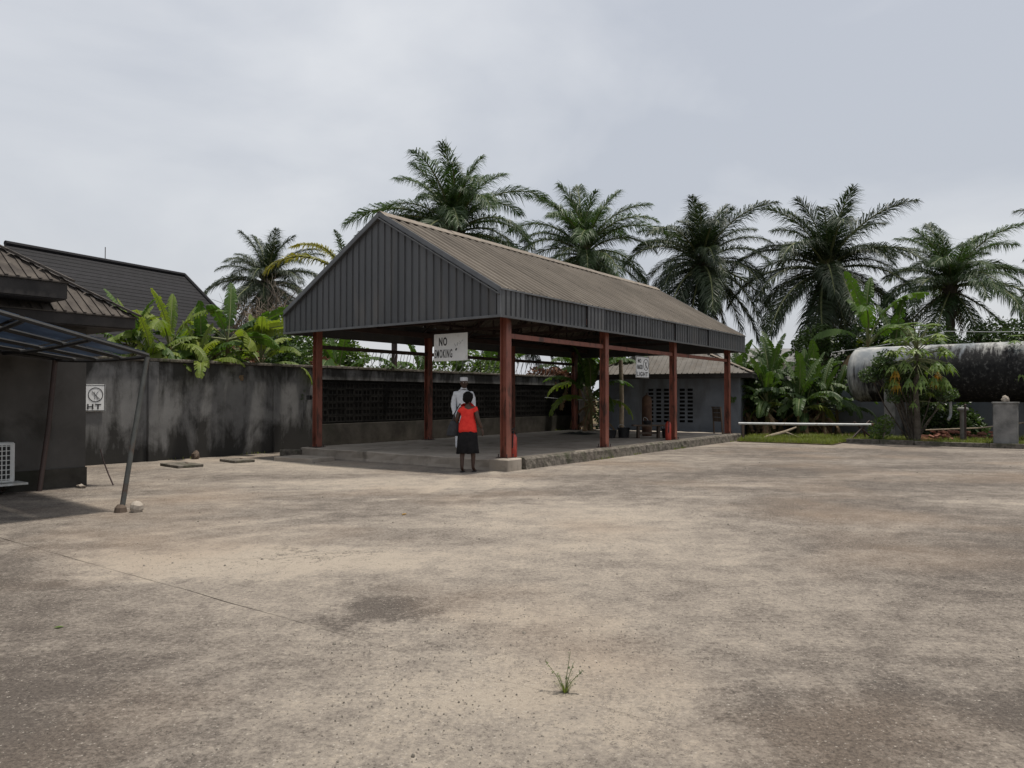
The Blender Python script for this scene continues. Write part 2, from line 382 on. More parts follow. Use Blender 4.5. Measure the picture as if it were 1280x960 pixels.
M['brown_shrub'] = leaf_mat('brown_shrub_leaf', (0.11, 0.05, 0.03), (0.22, 0.115, 0.07), 0.2, (1.1, 0.9, 0.7), 0.7, 4.0)
M['grass'] = leaf_mat('grass_blade', (0.08, 0.11, 0.02), (0.2, 0.22, 0.055), 0.35, None, 0.6, 1.5)

def streaked(name, base1, base2, dark, k=0.5):
    """rain-streaked, mould-stained render"""
    m, n, l, b = new_mat(name)
    rz = -YROT
    f = noise_tex(n, l, coords(n, l, 'pos', (1, 1, 1), rz), 1.1, 7, 0.65)
    col = ramp(n, l, f, [(0.3, base1), (0.7, base2)])
    st = noise_tex(n, l, coords(n, l, 'pos', (1, 1, 0.1), rz), 3.4, 7, 0.66, 0.2)
    blot = noise_tex(n, l, coords(n, l, 'pos', (1, 1, 0.55), rz), 1.25, 7, 0.68, 0.4)
    s = math_n(n, l, 'ADD', math_n(n, l, 'MULTIPLY', st, 0.4), math_n(n, l, 'MULTIPLY', blot, 0.78))
    # mould creeping up from the wet foot of the wall and down from the coping
    sep = n.new('ShaderNodeSeparateXYZ')
    l.new(n.new('ShaderNodeNewGeometry').outputs['Position'], sep.inputs[0])
    foot = n.new('ShaderNodeMapRange')
    foot.inputs['From Min'].default_value = 0.0; foot.inputs['From Max'].default_value = 1.1
    foot.inputs['To Min'].default_value = 0.22; foot.inputs['To Max'].default_value = 0.0
    l.new(sep.outputs['Z'], foot.inputs['Value'])
    topm = n.new('ShaderNodeMapRange')
    topm.inputs['From Min'].default_value = 1.7; topm.inputs['From Max'].default_value = 2.5
    topm.inputs['To Min'].default_value = 0.0; topm.inputs['To Max'].default_value = 0.14
    l.new(sep.outputs['Z'], topm.inputs['Value'])
    s = math_n(n, l, 'ADD', s, math_n(n, l, 'ADD', foot.outputs[0], topm.outputs[0]))
    msk = ramp(n, l, s, [(k + 0.04, 0.0), (k + 0.2, 0.92)])
    col = mixc(n, l, msk, col, dark)
    l.new(col, b.inputs['Base Color'])
    b.inputs['Roughness'].default_value = 0.92
    b.inputs['Specular IOR Level'].default_value = 0.2
    bump(n, l, b, noise_tex(n, l, coords(n, l, 'pos'), 30, 5, 0.65), 0.4, 0.01)
    return m
M['perimeter'] = streaked('stained_perimeter_render', (0.115, 0.114, 0.112), (0.205, 0.203, 0.199), (0.026, 0.025, 0.023), 0.535)
M['tank'] = None

def tank_material():
    m, n, l, b = new_mat('peeling_tank_paint')
    o = n.new('ShaderNodeTexCoord').outputs['Object']
    sep = n.new('ShaderNodeSeparateXYZ'); l.new(o, sep.inputs[0])
    mp = n.new('ShaderNodeMapping'); mp.inputs['Scale'].default_value = (1, 0.4, 0.22); l.new(o, mp.inputs['Vector'])
    st = noise_tex(n, l, mp.outputs['Vector'], 4.6, 10, 0.78, 0.3)
    mp2 = n.new('ShaderNodeMapping'); mp2.inputs['Scale'].default_value = (1, 1, 0.7); l.new(o, mp2.inputs['Vector'])
    bl = noise_tex(n, l, mp2.outputs['Vector'], 1.1, 6, 0.6, 0.4)
    pale = ramp(n, l, bl, [(0.35, (0.27, 0.28, 0.28)), (0.65, (0.5, 0.49, 0.455))])
    # soot and algae take over along the shell, away from the pale end; rain has washed pale drips down from the top
    along = n.new('ShaderNodeMapRange')
    along.inputs['From Min'].default_value = -0.2; along.inputs['From Max'].default_value = 2.8
    along.inputs['To Min'].default_value = -0.12; along.inputs['To Max'].default_value = 0.2
    l.new(sep.outputs['X'], along.inputs['Value'])
    up = n.new('ShaderNodeMapRange')
    up.inputs['From Min'].default_value = -0.1; up.inputs['From Max'].default_value = 1.0
    up.inputs['To Min'].default_value = 0.1; up.inputs['To Max'].default_value = -0.26
    l.new(sep.outputs['Z'], up.inputs['Value'])
    dr_m = n.new('ShaderNodeMapping'); dr_m.inputs['Scale'].default_value = (1, .25, 0.06); l.new(o, dr_m.inputs['Vector'])
    drip = noise_tex(n, l, dr_m.outputs['Vector'], 7.5, 6, 0.7)
    s = math_n(n, l, 'ADD', math_n(n, l, 'MULTIPLY', drip, 0.55), math_n(n, l, 'MULTIPLY', st, 0.3))
    s = math_n(n, l, 'ADD', math_n(n, l, 'ADD', s, math_n(n, l, 'MULTIPLY', bl, 0.25)), math_n(n, l, 'ADD', along.outputs[0], up.outputs[0]))
    msk = ramp(n, l, s, [(0.46, 0.0), (0.62, 1.0)])
    fl = noise_tex(n, l, mp2.outputs['Vector'], 9.0, 8, 0.75)
    black = ramp(n, l, fl, [(0.4, (0.012, 0.012, 0.013)), (0.56, (0.022, 0.022, 0.022)), (0.66, (0.1, 0.1, 0.098))])
    blue = noise_tex(n, l, mp2.outputs['Vector'], 0.9, 5, 0.6)
    pale = mixc(n, l, ramp(n, l, blue, [(0.45, 0.0), (0.6, 0.75)]), pale, (0.13, 0.15, 0.17))
    col = mixc(n, l, msk, pale, black)
    l.new(col, b.inputs['Base Color'])
    b.inputs['Roughness'].default_value = 0.9
    b.inputs['Specular IOR Level'].default_value = 0.12
    bump(n, l, b, fl, 0.4, 0.012)
    return m
M['tank'] = tank_material()

def canopy_sheet_material():
    m, n, l, b = new_mat('blue_canopy_sheet')
    f = noise_tex(n, l, coords(n, l, 'pos'), 3.0, 5, 0.6)
    col = ramp(n, l, f, [(0.35, (0.07, 0.1, 0.15)), (0.7, (0.14, 0.19, 0.26))])
    l.new(col, b.inputs['Base Color'])
    b.inputs['Roughness'].default_value = 0.45
    tr = n.new('ShaderNodeBsdfTranslucent')
    l.new(col, tr.inputs['Color'])
    mx = n.new('ShaderNodeMixShader'); mx.inputs['Fac'].default_value = 0.5
    l.new(b.outputs['BSDF'], mx.inputs[1]); l.new(tr.outputs['BSDF'], mx.inputs[2])
    l.new(mx.outputs['Shader'], n['Material Output'].inputs['Surface'])
    return m
M['canopy_sheet'] = canopy_sheet_material()

# ------------------------------------------------------------------ mesh helpers
class MB:
    def __init__(self):
        self.v, self.f = [], []
    def add(self, vs, fs):
        o = len(self.v)
        self.v += [Vector(p) for p in vs]
        self.f += [tuple(i + o for i in f) for f in fs]
        return self
    def box(self, c, s, rot=None, bev=0.0):
        hx, hy, hz = s[0] / 2, s[1] / 2, s[2] / 2
        c = Vector(c)
        if bev > 0:
            b = min(bev, hx * .9, hy * .9, hz * .9)
            pts, idx = [], {}
            for sx in (-1, 1):
                for sy in (-1, 1):
                    for sz in (-1, 1):
                        for ax in range(3):
                            p = [sx * (hx - b), sy * (hy - b), sz * (hz - b)]
                            p[ax] = (sx * hx, sy * hy, sz * hz)[ax]
                            idx[(sx, sy, sz, ax)] = len(pts); pts.append(Vector(p))
            fs = []
            def face(keys):
                fs.append(tuple(idx[k] for k in keys))
            for s1 in (-1, 1):
                o1 = [(-1, -1), (1, -1), (1, 1), (-1, 1)]
                q = o1 if s1 > 0 else o1[::-1]
                face([(s1, a, b2, 0) for a, b2 in q])
                face([(b2, s1, a, 1) for a, b2 in q])
                face([(a, b2, s1, 2) for a, b2 in q])
            for a in (-1, 1):
                for b2 in (-1, 1):
                    k = [(a, b2, -1, 0), (a, b2, 1, 0), (a, b2, 1, 1), (a, b2, -1, 1)]; face(k if a * b2 < 0 else k[::-1])
                    k = [(a, -1, b2, 0), (a, 1, b2, 0), (a, 1, b2, 2), (a, -1, b2, 2)]; face(k if a * b2 > 0 else k[::-1])
                    k = [(-1, a, b2, 1), (1, a, b2, 1), (1, a, b2, 2), (-1, a, b2, 2)]; face(k if a * b2 < 0 else k[::-1])
            for a in (-1, 1):
                for b2 in (-1, 1):
                    for c2 in (-1, 1):
                        k = [(a, b2, c2, 0), (a, b2, c2, 1), (a, b2, c2, 2)]; face(k if a * b2 * c2 > 0 else k[::-1])
        else:
            pts = [Vector((x, y, z)) for x in (-hx, hx) for y in (-hy, hy) for z in (-hz, hz)]
            fs = [(0, 1, 3, 2), (4, 6, 7, 5), (0, 4, 5, 1), (2, 3, 7, 6), (0, 2, 6, 4), (1, 5, 7, 3)]
        if rot is not None:
            pts = [rot @ p for p in pts]
        return self.add([p + c for p in pts], fs)
    def bar(self, p0, p1, w, h, up=(0, 0, 1)):
        p0, p1 = Vector(p0), Vector(p1)
        d = (p1 - p0); L = d.length; d.normalize()
        up = Vector(up)
        if abs(d.dot(up)) > 0.99:
            up = Vector((1, 0, 0))
        s = d.cross(up).normalized(); n = s.cross(d)
        rot = Matrix((d, s, n)).transposed()
        return self.box((p0 + p1) / 2, (L, w, h), rot)
    def tube(self, pts, radii, n=8, cap=True):
        pts = [Vector(p) for p in pts]
        if isinstance(radii, (int, float)):
            radii = [radii] * len(pts)
        rings, ref = [], None
        for i, p in enumerate(pts):
            d = (pts[min(i + 1, len(pts) - 1)] - pts[max(i - 1, 0)])
            if d.length < 1e-9: d = Vector((0, 0, 1))
            d.normalize()
            if ref is None:
                ref = Vector((1, 0, 0)) if abs(d.x) < 0.8 else Vector((0, 1, 0))
            a = (ref - d * ref.dot(d)).normalized(); ref = a
            b = d.cross(a)
            r = radii[i]
            rings.append([p + (a * math.cos(2 * math.pi * k / n) + b * math.sin(2 * math.pi * k / n)) * r for k in range(n)])
        return self.loft(rings, cap)
    def loft(self, rings, cap=True):
        o = len(self.v); n = len(rings[0])
        for r in rings: self.v += [Vector(p) for p in r]
        for i in range(len(rings) - 1):
            for k in range(n):
                a, b = o + i * n + k, o + i * n + (k + 1) % n
                self.f.append((a, b, b + n, a + n))
        if cap:
            self.f.append(tuple(o + k for k in range(n))[::-1])
            self.f.append(tuple(o + (len(rings) - 1) * n + k for k in range(n)))
        return self
    def ball(self, c, r, nu=10, nv=7):
        c = Vector(c)
        if isinstance(r, (int, float)): r = (r, r, r)
        rings = []
        for j in range(nv + 1):
            a = -math.pi / 2 + math.pi * (0.02 + 0.96 * j / nv)
            rings.append([c + Vector((r[0] * math.cos(a) * math.cos(2 * math.pi * k / nu), r[1] * math.cos(a) * math.sin(2 * math.pi * k / nu), r[2] * math.sin(a))) for k in range(nu)])
        return self.loft(rings)
    def mesh(self, name):
        me = bpy.data.meshes.new(name)
        me.from_pydata([tuple(p) for p in self.v], [], self.f)
        me.update()
        return me
    def build(self, name, mat, parent=None, smooth=False, recalc=True):
        me = self.mesh(name)
        return link_mesh(name, me, mat, parent, smooth, recalc)

def link_mesh(name, me, mat, parent=None, smooth=False, recalc=False):
    if recalc:
        bm = bmesh.new(); bm.from_mesh(me)
        bmesh.ops.recalc_face_normals(bm, faces=bm.faces)
        bm.to_mesh(me); bm.free()
    if smooth:
        me.polygons.foreach_set('use_smooth', [True] * len(me.polygons))
        if hasattr(me, 'set_sharp_from_angle') and smooth != 'all':
            me.set_sharp_from_angle(angle=R(42))
    if mat is not None and not me.materials:
        me.materials.append(M[mat] if isinstance(mat, str) else mat)
    o = bpy.data.objects.new(name, me)
    COL.objects.link(o)
    if parent: o.parent = parent
    return o

def tag(o, label=None, cat=None, group=None, kind=None):
    if label: o['label'] = label
    if cat: o['category'] = cat
    if group: o['group'] = group
    if kind: o['kind'] = kind
    return o

def thing(name, label, cat, loc=(0, 0, 0), rz=0.0, group=None):
    o = bpy.data.objects.new(name, None)
    o.empty_display_size = 0.2
    COL.objects.link(o)
    o.location = loc
    o.rotation_euler = (0, 0, rz)
    return tag(o, label, cat, group)

def inst(name, me, parent, loc=(0, 0, 0), rot=(0, 0, 0), scale=1.0):
    o = bpy.data.objects.new(name, me)
    COL.objects.link(o)
    o.parent = parent
    o.location = loc
    o.rotation_euler = rot
    o.scale = (scale, scale, scale) if isinstance(scale, (int, float)) else scale
    return o

def yard_thing(name, label, cat, t=0.0, u=0.0, z=0.0, extra=0.0, group=None):
    return thing(name, label, cat, Y(t, u, z), YROT + extra, group)

# ------------------------------------------------------------------ the setting: ground, yard bays, verge
gm = MB()
gm.add([(-700, -700, -0.06), (700, -700, -0.06), (700, 900, -0.06), (-700, 900, -0.06)], [(0, 1, 2, 3)])
tag(gm.build('ground', 'soil'), 'bare soil stretching away beyond the yard', kind='structure')

def sheet(name, mat, t0, t1, u0, u1, z, step=0.6, amp=0.004, seed=0, edge=0.0, gap=False):
    nt, nu = max(2, int((t1 - t0) / step)), max(2, int((u1 - u0) / step))
    mb = MB(); vs, fs = [], []
    for i in range(nt + 1):
        for j in range(nu + 1):
            t = t0 + (t1 - t0) * i / nt; u = u0 + (u1 - u0) * j / nu
            t_, u_ = t, u
            if i in (0, nt): t += edge * noise.noise(Vector((u_ * 1.7, seed, 1)))
            if j in (0, nu): u += edge * noise.noise(Vector((t_ * 1.7, seed + 9, 1)))
            if gap:     # joint width varies; it is choked with dust towards the middle of the yard
                gw_ = .001 + .0038 * max(0.0, min(1.0, (u_ + 6.2) / 1.5)) * max(0, .55 + 1.2 * noise.noise(Vector((t_ * 1.3, u_ * 1.3, 2))))
                if u_ < -6.0: gw_ = .0006
                if i == 0: t += gw_
                if i == nt: t -= gw_
                if j == 0: u += gw_ * .6
                if j == nu: u -= gw_ * .6
            vs.append(Y(t, u, z + amp * noise.noise(Vector((t * .5, u * .5, seed)))))
    for i in range(nt):
        for j in range(nu):
            a = i * (nu + 1) + j
            fs.append((a, a + nu + 1, a + nu + 2, a + 1))
    mb.add(vs, fs)
    return mb.build(name, mat, None, smooth='all')

yard = sheet('yard', 'joint', -42, 14.1, -40, 7.99, -0.016, 1.5, 0.002)
tag(yard, 'dusty concrete yard in front of the shelter', kind='structure')
TJ = [-42, -20, -9.15, 14.05]
UJ = [-40, -20, 0.72, 6.3, 7.98]
bi = 0
for i in range(len(TJ) - 1):
    for j in range(len(UJ) - 1):
        o = sheet('concrete_bay', 'yard', TJ[i], TJ[i + 1], UJ[j], UJ[j + 1], rnd.uniform(-.0015, .0015), 0.3, 0.006, 0, 0.02, True)
        o.parent = yard
        bi += 1

# soil verge beyond the yard on the right, with its kerb
vg = sheet('verge', 'soil', 14.2, 30, -40, 16, 0.03, 1.0, 0.05, 4.0)
tag(vg, 'soil verge beyond the kerb', kind='structure')
vg2 = sheet('verge', 'soil', 12.6, 14.19, -3.6, -0.45, 0.02, 0.4, 0.03, 6.0, 0.1)
tag(vg2, 'grassy soil strip at the end of the shelter', kind='structure')
kb = yard_thing('kerb', 'low dark concrete kerb along the right end of the yard', 'kerb', 14.12, -3.7)
km = MB().box((0, 0, 0.055), (0.14, 0.985, 0.17), None, 0.012).mesh('kerb_stone')
km.materials.append(M['rough_concrete'])
for k in range(16):
    inst('kerb_stone', km, kb, (rnd.uniform(-.01, .01), -0.5 - k, rnd.uniform(-.008, .008)), (0, rnd.uniform(-.03, .03), rnd.uniform(-.012, .012)))

# ------------------------------------------------------------------ the open shelter
SL_T0, SL_T1, SL_U0, SL_U1, SL_Z = -0.24, 13.75, -0.27, 6.25, 0.235
slab = MB()
def slab_mesh():
    # boundary polygon with a ragged edge, extruded
    b = []
    def edge(a, c, n, rag):
        for i in range(n):
            k = i / n
            p = Vector(a).lerp(Vector(c), k)
            p += Vector((noise.noise(Vector((p.x * 3.1, p.y * 3.1, 1))), noise.noise(Vector((p.x * 3.1, p.y * 3.1, 7))))) * rag
            b.append(p)
    edge((SL_T0, SL_U0), (SL_T1, SL_U0), 70, 0.035)
    edge((SL_T1, SL_U0), (SL_T1, SL_U1), 20, 0.02)
    edge((SL_T1, SL_U1), (SL_T0, SL_U1), 20, 0.02)
    edge((SL_T0, SL_U1), (SL_T0, SL_U0), 36, 0.02)
    rings = []
    for z, sh in ((-0.05, 0.0), (0.06, 0.012), (0.16, 0.006), (0.215, 0.0), (SL_Z, 0.03)):
        r = []
        for i, p in enumerate(b):
            c = Vector(((SL_T0 + SL_T1) / 2, (SL_U0 + SL_U1) / 2))
            d = (c - p); d = Vector((math.copysign(1, d.x) if abs(abs(p.x - c.x) - (SL_T1 - SL_T0) / 2) < .1 else 0, math.copysign(1, d.y) if abs(abs(p.y - c.y) - (SL_U1 - SL_U0) / 2) < .1 else 0))
            j = noise.noise(Vector((p.x * 4, p.y * 4, z * 9))) * 0.018
            zz = z + (noise.noise(Vector((p.x * 2.3, p.y * 2.3, 3))) * 0.02 if z > 0.2 else 0)
            r.append(Vector((p.x + d.x * (sh + j), p.y + d.y * (sh + j), zz)))
        rings.append(r)
    n = len(b)
    slab.loft(rings, cap=False)
    # inner flat floor
    top = rings[-1]; inner = []
    for p in top:
        c = Vector(((SL_T0 + SL_T1) / 2, (SL_U0 + SL_U1) / 2, 0))
        inner.append(Vector((max(SL_T0 + .3, min(SL_T1 - .3, p.x)), max(SL_U0 + .3, min(SL_U1 - .3, p.y)), SL_Z)))
    o = len(slab.v)
    slab.v += inner
    ob = o - n
    for k in range(n):
        slab.f.append((ob + k, ob + (k + 1) % n, o + (k + 1) % n, o + k))
    oc = len(slab.v)
    slab.v.append(Vector(((SL_T0 + SL_T1) / 2, (SL_U0 + SL_U1) / 2, SL_Z)))
    for k in range(n):
        slab.f.append((o + k, o + (k + 1) % n, oc))
slab_mesh()
so = slab.build('shelter_floor', 'slab')
so.location = P0; so.rotation_euler = (0, 0, YROT)
tag(so, 'raised concrete floor of the open shelter', kind='structure')
# rough kerb pieces along the right-hand edge of the floor
x = 0.35
k = 0
while x < 13.3:
    w = rnd.uniform(1.5, 2.6); w = min(w, 13.55 - x)
    kp = MB()
    nseg = max(4, int(w / 0.09)); rings = []
    for i in range(nseg + 1):
        tt = x + 0.008 + (w - 0.016) * i / nseg
        r = []
        for (uu, zz) in ((SL_U0 + .2, SL_Z + .006), (SL_U0 - .03, SL_Z + .01), (SL_U0 - .075, SL_Z - .03), (SL_U0 - .085, SL_Z - .13), (SL_U0 - .1, -0.03), (SL_U0 + .2, -0.03)):
            s = Vector((tt * 5.5, uu * 9, zz * 9))
            e = 0.0 if uu > SL_U0 + .1 else 0.026
            r.append(Vector((tt, uu + noise.noise(s) * e - .008, zz + (noise.noise(s + Vector((5, 5, 5))) * e * .8 if zz > 0 else 0))))
        rings.append(r)
    kp.loft(rings)
    kp.build('kerb_piece', 'rough_concrete', so)
    x += w; k += 1
MB().box((0.0, -0.09, 0.112), (0.5, 0.5, 0.262), None, 0.02).build('corner_block', 'slab', so)

sh = thing('open_shelter', 'open steel shelter with red posts, dark gable cladding and dusty tan roof', 'shelter', P0, YROT)
RT0, RT1 = -0.605, 13.69         # roof ends
RU0, RU1 = -0.407, 6.385         # eaves
RUM = (RU0 + RU1) / 2
ZFB, ZFT, ZR = 3.144, 3.683, 5.64
PT_R = [0.14, 4.36, 8.6, 13.2]
PT_L = [0.06, 4.24, 8.5, 12.7]
def h_post(z0, z1, w=0.17):
    mb = MB(); t = 0.016
    mb.box((0, w / 2 - t / 2, (z0 + z1) / 2), (w, t, z1 - z0))
    mb.box((0, -w / 2 + t / 2, (z0 + z1) / 2), (w, t, z1 - z0))
    mb.box((0, 0, (z0 + z1) / 2), (0.02, w - 2 * t - .001, z1 - z0))
    return mb
pm = h_post(SL_Z + .012, 3.3).mesh('post'); pm.materials.append(M['red_steel'])
plm = MB().box((0, 0, SL_Z + .008), (0.3, 0.3, 0.016)); 
for a in (-1, 1):
    for b in (-1, 1):
        plm.tube([(a * .11, b * .11, SL_Z), (a * .11, b * .11, SL_Z + .09)], 0.012, 6)
plm = plm.mesh('base_plate'); plm.materials.append(M['dark_steel'])
for tt in PT_R:
    o = inst('post', pm, sh, (tt, 0, 0)); inst('base_plate', plm, o)
for tt in PT_L:
    o = inst('post', pm, sh, (tt, 5.98, 0)); inst('base_plate', plm, o)
# long rails between the posts and eave beams
for uu, pts in ((0.0, PT_R), (5.98, PT_L)):
    for i in range(3):
        mb = MB().box(((pts[i] + pts[i + 1]) / 2, uu, 2.81), (pts[i + 1] - pts[i] - 0.175, 0.06, 0.1))
        mb.build('rail', 'red_steel' if uu == 0 else 'dark_steel', sh)
    mb = MB().box(((RT0 + RT1) / 2, uu, 3.37), (RT1 - RT0 - 0.1, 0.1, 0.14))
    mb.build('eave_beam', 'red_steel' if uu == 0 else 'dark_steel', sh)
def roof_z(u):
    return ZFT + (ZR - ZFT) * (1 - abs(u - RUM) / (RUM - RU0))
# trusses
tm = MB()
zc = 3.48
tm.box((0, RUM, zc), (0.06, 6.2, 0.08))
for s in (-1, 1):
    e = RUM + s * 3.2
    tm.bar((0, e, roof_z(e) - .12), (0, RUM, ZR - .14), 0.06, 0.08, (1, 0, 0))
    prev = None
    for q in (0.32, 0.66):
        uu = RUM + s * 3.2 * (1 - q)
        tm.bar((0, uu, zc), (0, uu, roof_z(uu) - .13), 0.04, 0.04)
        u2 = RUM + s * 3.2 * (1 - q + .34)
        tm.bar((0, u2, zc if q < .5 else zc), (0, uu, roof_z(uu) - .14), 0.035, 0.035)
tm.bar((0, RUM, zc), (0, RUM, ZR - .15), 0.05, 0.05)
tmm = tm.mesh('truss'); tmm.materials.append(M['dark_steel'])
for tt in (0.1, 2.2, 4.3, 6.4, 8.55, 10.8, 12.95):
    inst('truss', tmm, sh, (tt, 0, 0))
for s in (-1, 1):
    for q in (0.08, 0.3, 0.52, 0.74, 0.94):
        uu = RUM + s * 3.39 * (1 - q)
        MB().box(((RT0 + RT1) / 2, uu, roof_z(uu) - .065), (RT1 - RT0 - .12, 0.05, 0.07), Matrix.Rotation(-s * R(30), 3, 'X')).build('purlin', 'dark_steel', sh)

# ribbed sheets: a rib profile extruded
def rib_profile(w, pitch, h, flat):
    pts = []
    n = int(round(w / pitch))
    for i in range(n):
        x0 = i * pitch
        pts += [(x0, 0), (x0 + pitch - flat - .05, 0), (x0 + pitch - flat - .025, h), (x0 + pitch - .025, h)]
    pts.append((n * pitch, 0))
    return pts
# roof sheets; sheet local x along t, y up the slope, z normal
n_sheets = 17
SW = (RT1 - RT0 + 0.06) / n_sheets
slope_len = math.hypot(RUM - RU0, ZR - ZFT) + 0.05
prof = rib_profile(SW, SW / 3, 0.038, 0.05)
rm = MB(); vs, fs = [], []
nL = 5
for side, dz in ((0, 0.0), (1, -0.006)):
    for j in range(nL + 1):
        for (px, pz) in prof:
            vs.append((px, -0.05 + (slope_len + 0.0) * j / nL, pz + dz))
n = len(prof)
for j in range(nL):
    for i in range(n - 1):
        a = j * n + i
        fs.append((a, a + 1, a + n + 1, a + n))
        b = a + n * (nL + 1)
        fs.append((b, b + n, b + n + 1, b + 1))
off = n * (nL + 1)
for i in range(n - 1):
    fs.append((i, i + off, i + off + 1, i + 1))
rm.add(vs, fs)
rmm = rm.mesh('roof_sheet'); rmm.materials.append(M['roof'])
ang = math.atan2(ZR - ZFT, RUM - RU0)
for s in (0, 1):
    for k in range(n_sheets):
        jit = rnd.uniform(0, .006)
        if s == 0:
            o = inst('roof_sheet', rmm, sh, (RT0 - .03 + k * SW, RU0, ZFT + .012 + jit), (ang + rnd.uniform(-.002, .002), 0, 0))
        else:
            o = inst('roof_sheet', rmm, sh, (RT0 - .03 + (k + 1) * SW, RU1, ZFT + .012 + jit), (ang, 0, math.pi))
# ridge caps
rc = MB(); W2 = 0.2
cap_len = (RT1 - RT0 + .1) / 6
rv = []
for xx in (0, cap_len + .03):
    for (yy, zz) in ((-W2, -W2 * math.tan(ang) + .0), (-.03, .012), (.03, .012), (W2, -W2 * math.tan(ang))):
        rv.append((xx, yy, zz))
        rv.append((xx, yy, zz - .012))
rf = []
for i in range(3):
    a = 2 * i
    rf.append((a, a + 2, a + 10, a + 8)); rf.append((a + 1, a + 9, a + 11, a + 3))
for a in (0, 6):
    rf.append((a, a + 8, a + 9, a + 1))
for a in (0, 8):
    for i in range(3):
        rf.append((a + 2 * i, a + 2 * i + 1, a + 2 * i + 3, a + 2 * i + 2))
rc.add(rv, rf)
rcm = rc.mesh('ridge_cap'); rcm.materials.append(M['ridge'])
for k in range(6):
    inst('ridge_cap', rcm, sh, (RT0 - .05 + k * cap_len, RUM, ZR + .075 + (k % 2) * .004), (0, rnd.uniform(-.003, .003), 0))

# wall cladding sheets: vertical ribs
def cladding(x0, x1, zb, ztop, pitch=0.2, h=0.026):
    """sheet in the x/z plane facing -y, ribs standing out towards -y; ztop is a function of x"""
    mb = MB(); xs = []
    n = max(1, int(round((x1 - x0) / pitch))); p = (x1 - x0) / n
    for i in range(n):
        a = x0 + i * p
        xs += [(a, -h), (a + p - .075, -h), (a + p - .065, 0), (a + p - .012, 0), (a + p - .002, -h)]
    xs.append((x1, -h))
    vs, fs = [], []
    for (xx, yy) in xs: vs.append((xx, yy, zb))
    for (xx, yy) in xs: vs.append((xx, yy, ztop(xx)))
    for (xx, yy) in xs: vs.append((xx, .006, zb))
    for (xx, yy) in xs: vs.append((xx, .006, ztop(xx)))
    m = len(xs)
    for i in range(m - 1):
        fs.append((i, i + 1, m + i + 1, m + i))
        fs.append((2 * m + i, 3 * m + i, 3 * m + i + 1, 2 * m + i + 1))
        fs.append((i, 2 * m + i, 2 * m + i + 1, i + 1))
        fs.append((m + i, m + i + 1, 3 * m + i + 1, 3 * m + i))
    return mb.add(vs, fs)
gw = (RU1 - RU0) / 8
for k in range(8):
    # front gable: local x runs along -u (to the viewer's right)
    a, b = k * gw, (k + 1) * gw
    f = lambda xx: roof_z(RU1 - xx) - .01
    mb = MB()
    def ftop(xx): return roof_z(RU1 - xx) - .008
    if a < (RU1 - RUM) < b:
        pass
    c = cladding(a, b, ZFB, ftop)
    o = c.build('gable_sheet', 'cladding', sh, recalc=False)
    o.location = (RT0, RU1, 0); o.rotation_euler = (0, 0, -math.pi / 2)
    o2 = inst('gable_sheet', o.data, sh, (RT1, RU0, 0), (0, 0, math.pi / 2))
flen = (RT1 - RT0) / 17
cm = cladding(0, flen, ZFB, lambda xx: ZFT - .015, flen / 5).mesh('fascia_sheet'); cm.materials.append(M['cladding'])
for k in range(17):
    inst('fascia_sheet', cm, sh, (RT0 + k * flen, RU0 + rnd.uniform(-.002, .002), rnd.uniform(-.006, .004)), (rnd.uniform(-.008, .008), rnd.uniform(-.003, .003), 0))
    inst('fascia_sheet', cm, sh, (RT0 + (k + 1) * flen, RU1, 0), (0, 0, math.pi))
# flashings: rake trim, bottom trim, corner trim
for tt, sgn in ((RT0, -1), (RT1, 1)):
    for s in (-1, 1):
        e = RUM + s * (RUM - RU0 + .04)
        mb = MB()
        mb.bar((tt + sgn * .045, e, roof_z(e) + .0), (tt + sgn * .045, RUM + s * 0.002, ZR + .022), 0.1, 0.022, (1, 0, 0))
        mb.build('rake_flashing', 'cladding_trim', sh)
        mb = MB()
        mb.bar((tt + sgn * .036, e, roof_z(e) - .1), (tt + sgn * .036, RUM + s * 0.002, ZR - .078), 0.022, 0.13, (1, 0, 0))
        mb.build('barge_board', 'cladding', sh)
    MB().box((tt + sgn * .03, RUM, ZFB - .012), (0.05, RU1 - RU0 + .12, 0.05)).build('bottom_trim', 'cladding_trim', sh)
for uu, sgn in ((RU0, -1), (RU1, 1)):
    MB().box(((RT0 + RT1) / 2, uu + sgn * .03, ZFB - .014), (RT1 - RT0 + .02, 0.05, 0.045)).build('bottom_trim', 'cladding', sh)
    MB().box(((RT0 + RT1) / 2, uu + sgn * .045, ZFT - .01), (RT1 - RT0 + .1, 0.05, 0.03)).build('eave_flashing', 'cladding_trim', sh)

for tt in (RT0, RT1):
    for uu in (RU0, RU1):
        MB().box((tt + math.copysign(.012, tt - 5), uu + math.copysign(.012, uu - 3), (ZFB + ZFT) / 2 - .012), (.075, .075, ZFT - ZFB - .03)).build('corner_flashing', 'cladding_trim', sh)
# concrete step and small block by the floor's far left corner
st = yard_thing('entry_step', 'thin concrete paving slab lying at the foot of the shelter floor', 'step', -0.95, 5.2)
MB().box((0, 0, 0.035), (0.75, 1.25, 0.11), Matrix.Rotation(.1, 3, 'Z'), 0.01).build('slab', 'slab', st)
bk = yard_thing('concrete_block', 'dark mossy concrete block beside the left corner of the shelter floor', 'block', -0.38, 6.45, 0, .2)
MB().box((0, 0, 0.08), (0.28, 0.55, 0.2), None, 0.02).build('block', 'rough_concrete', bk)

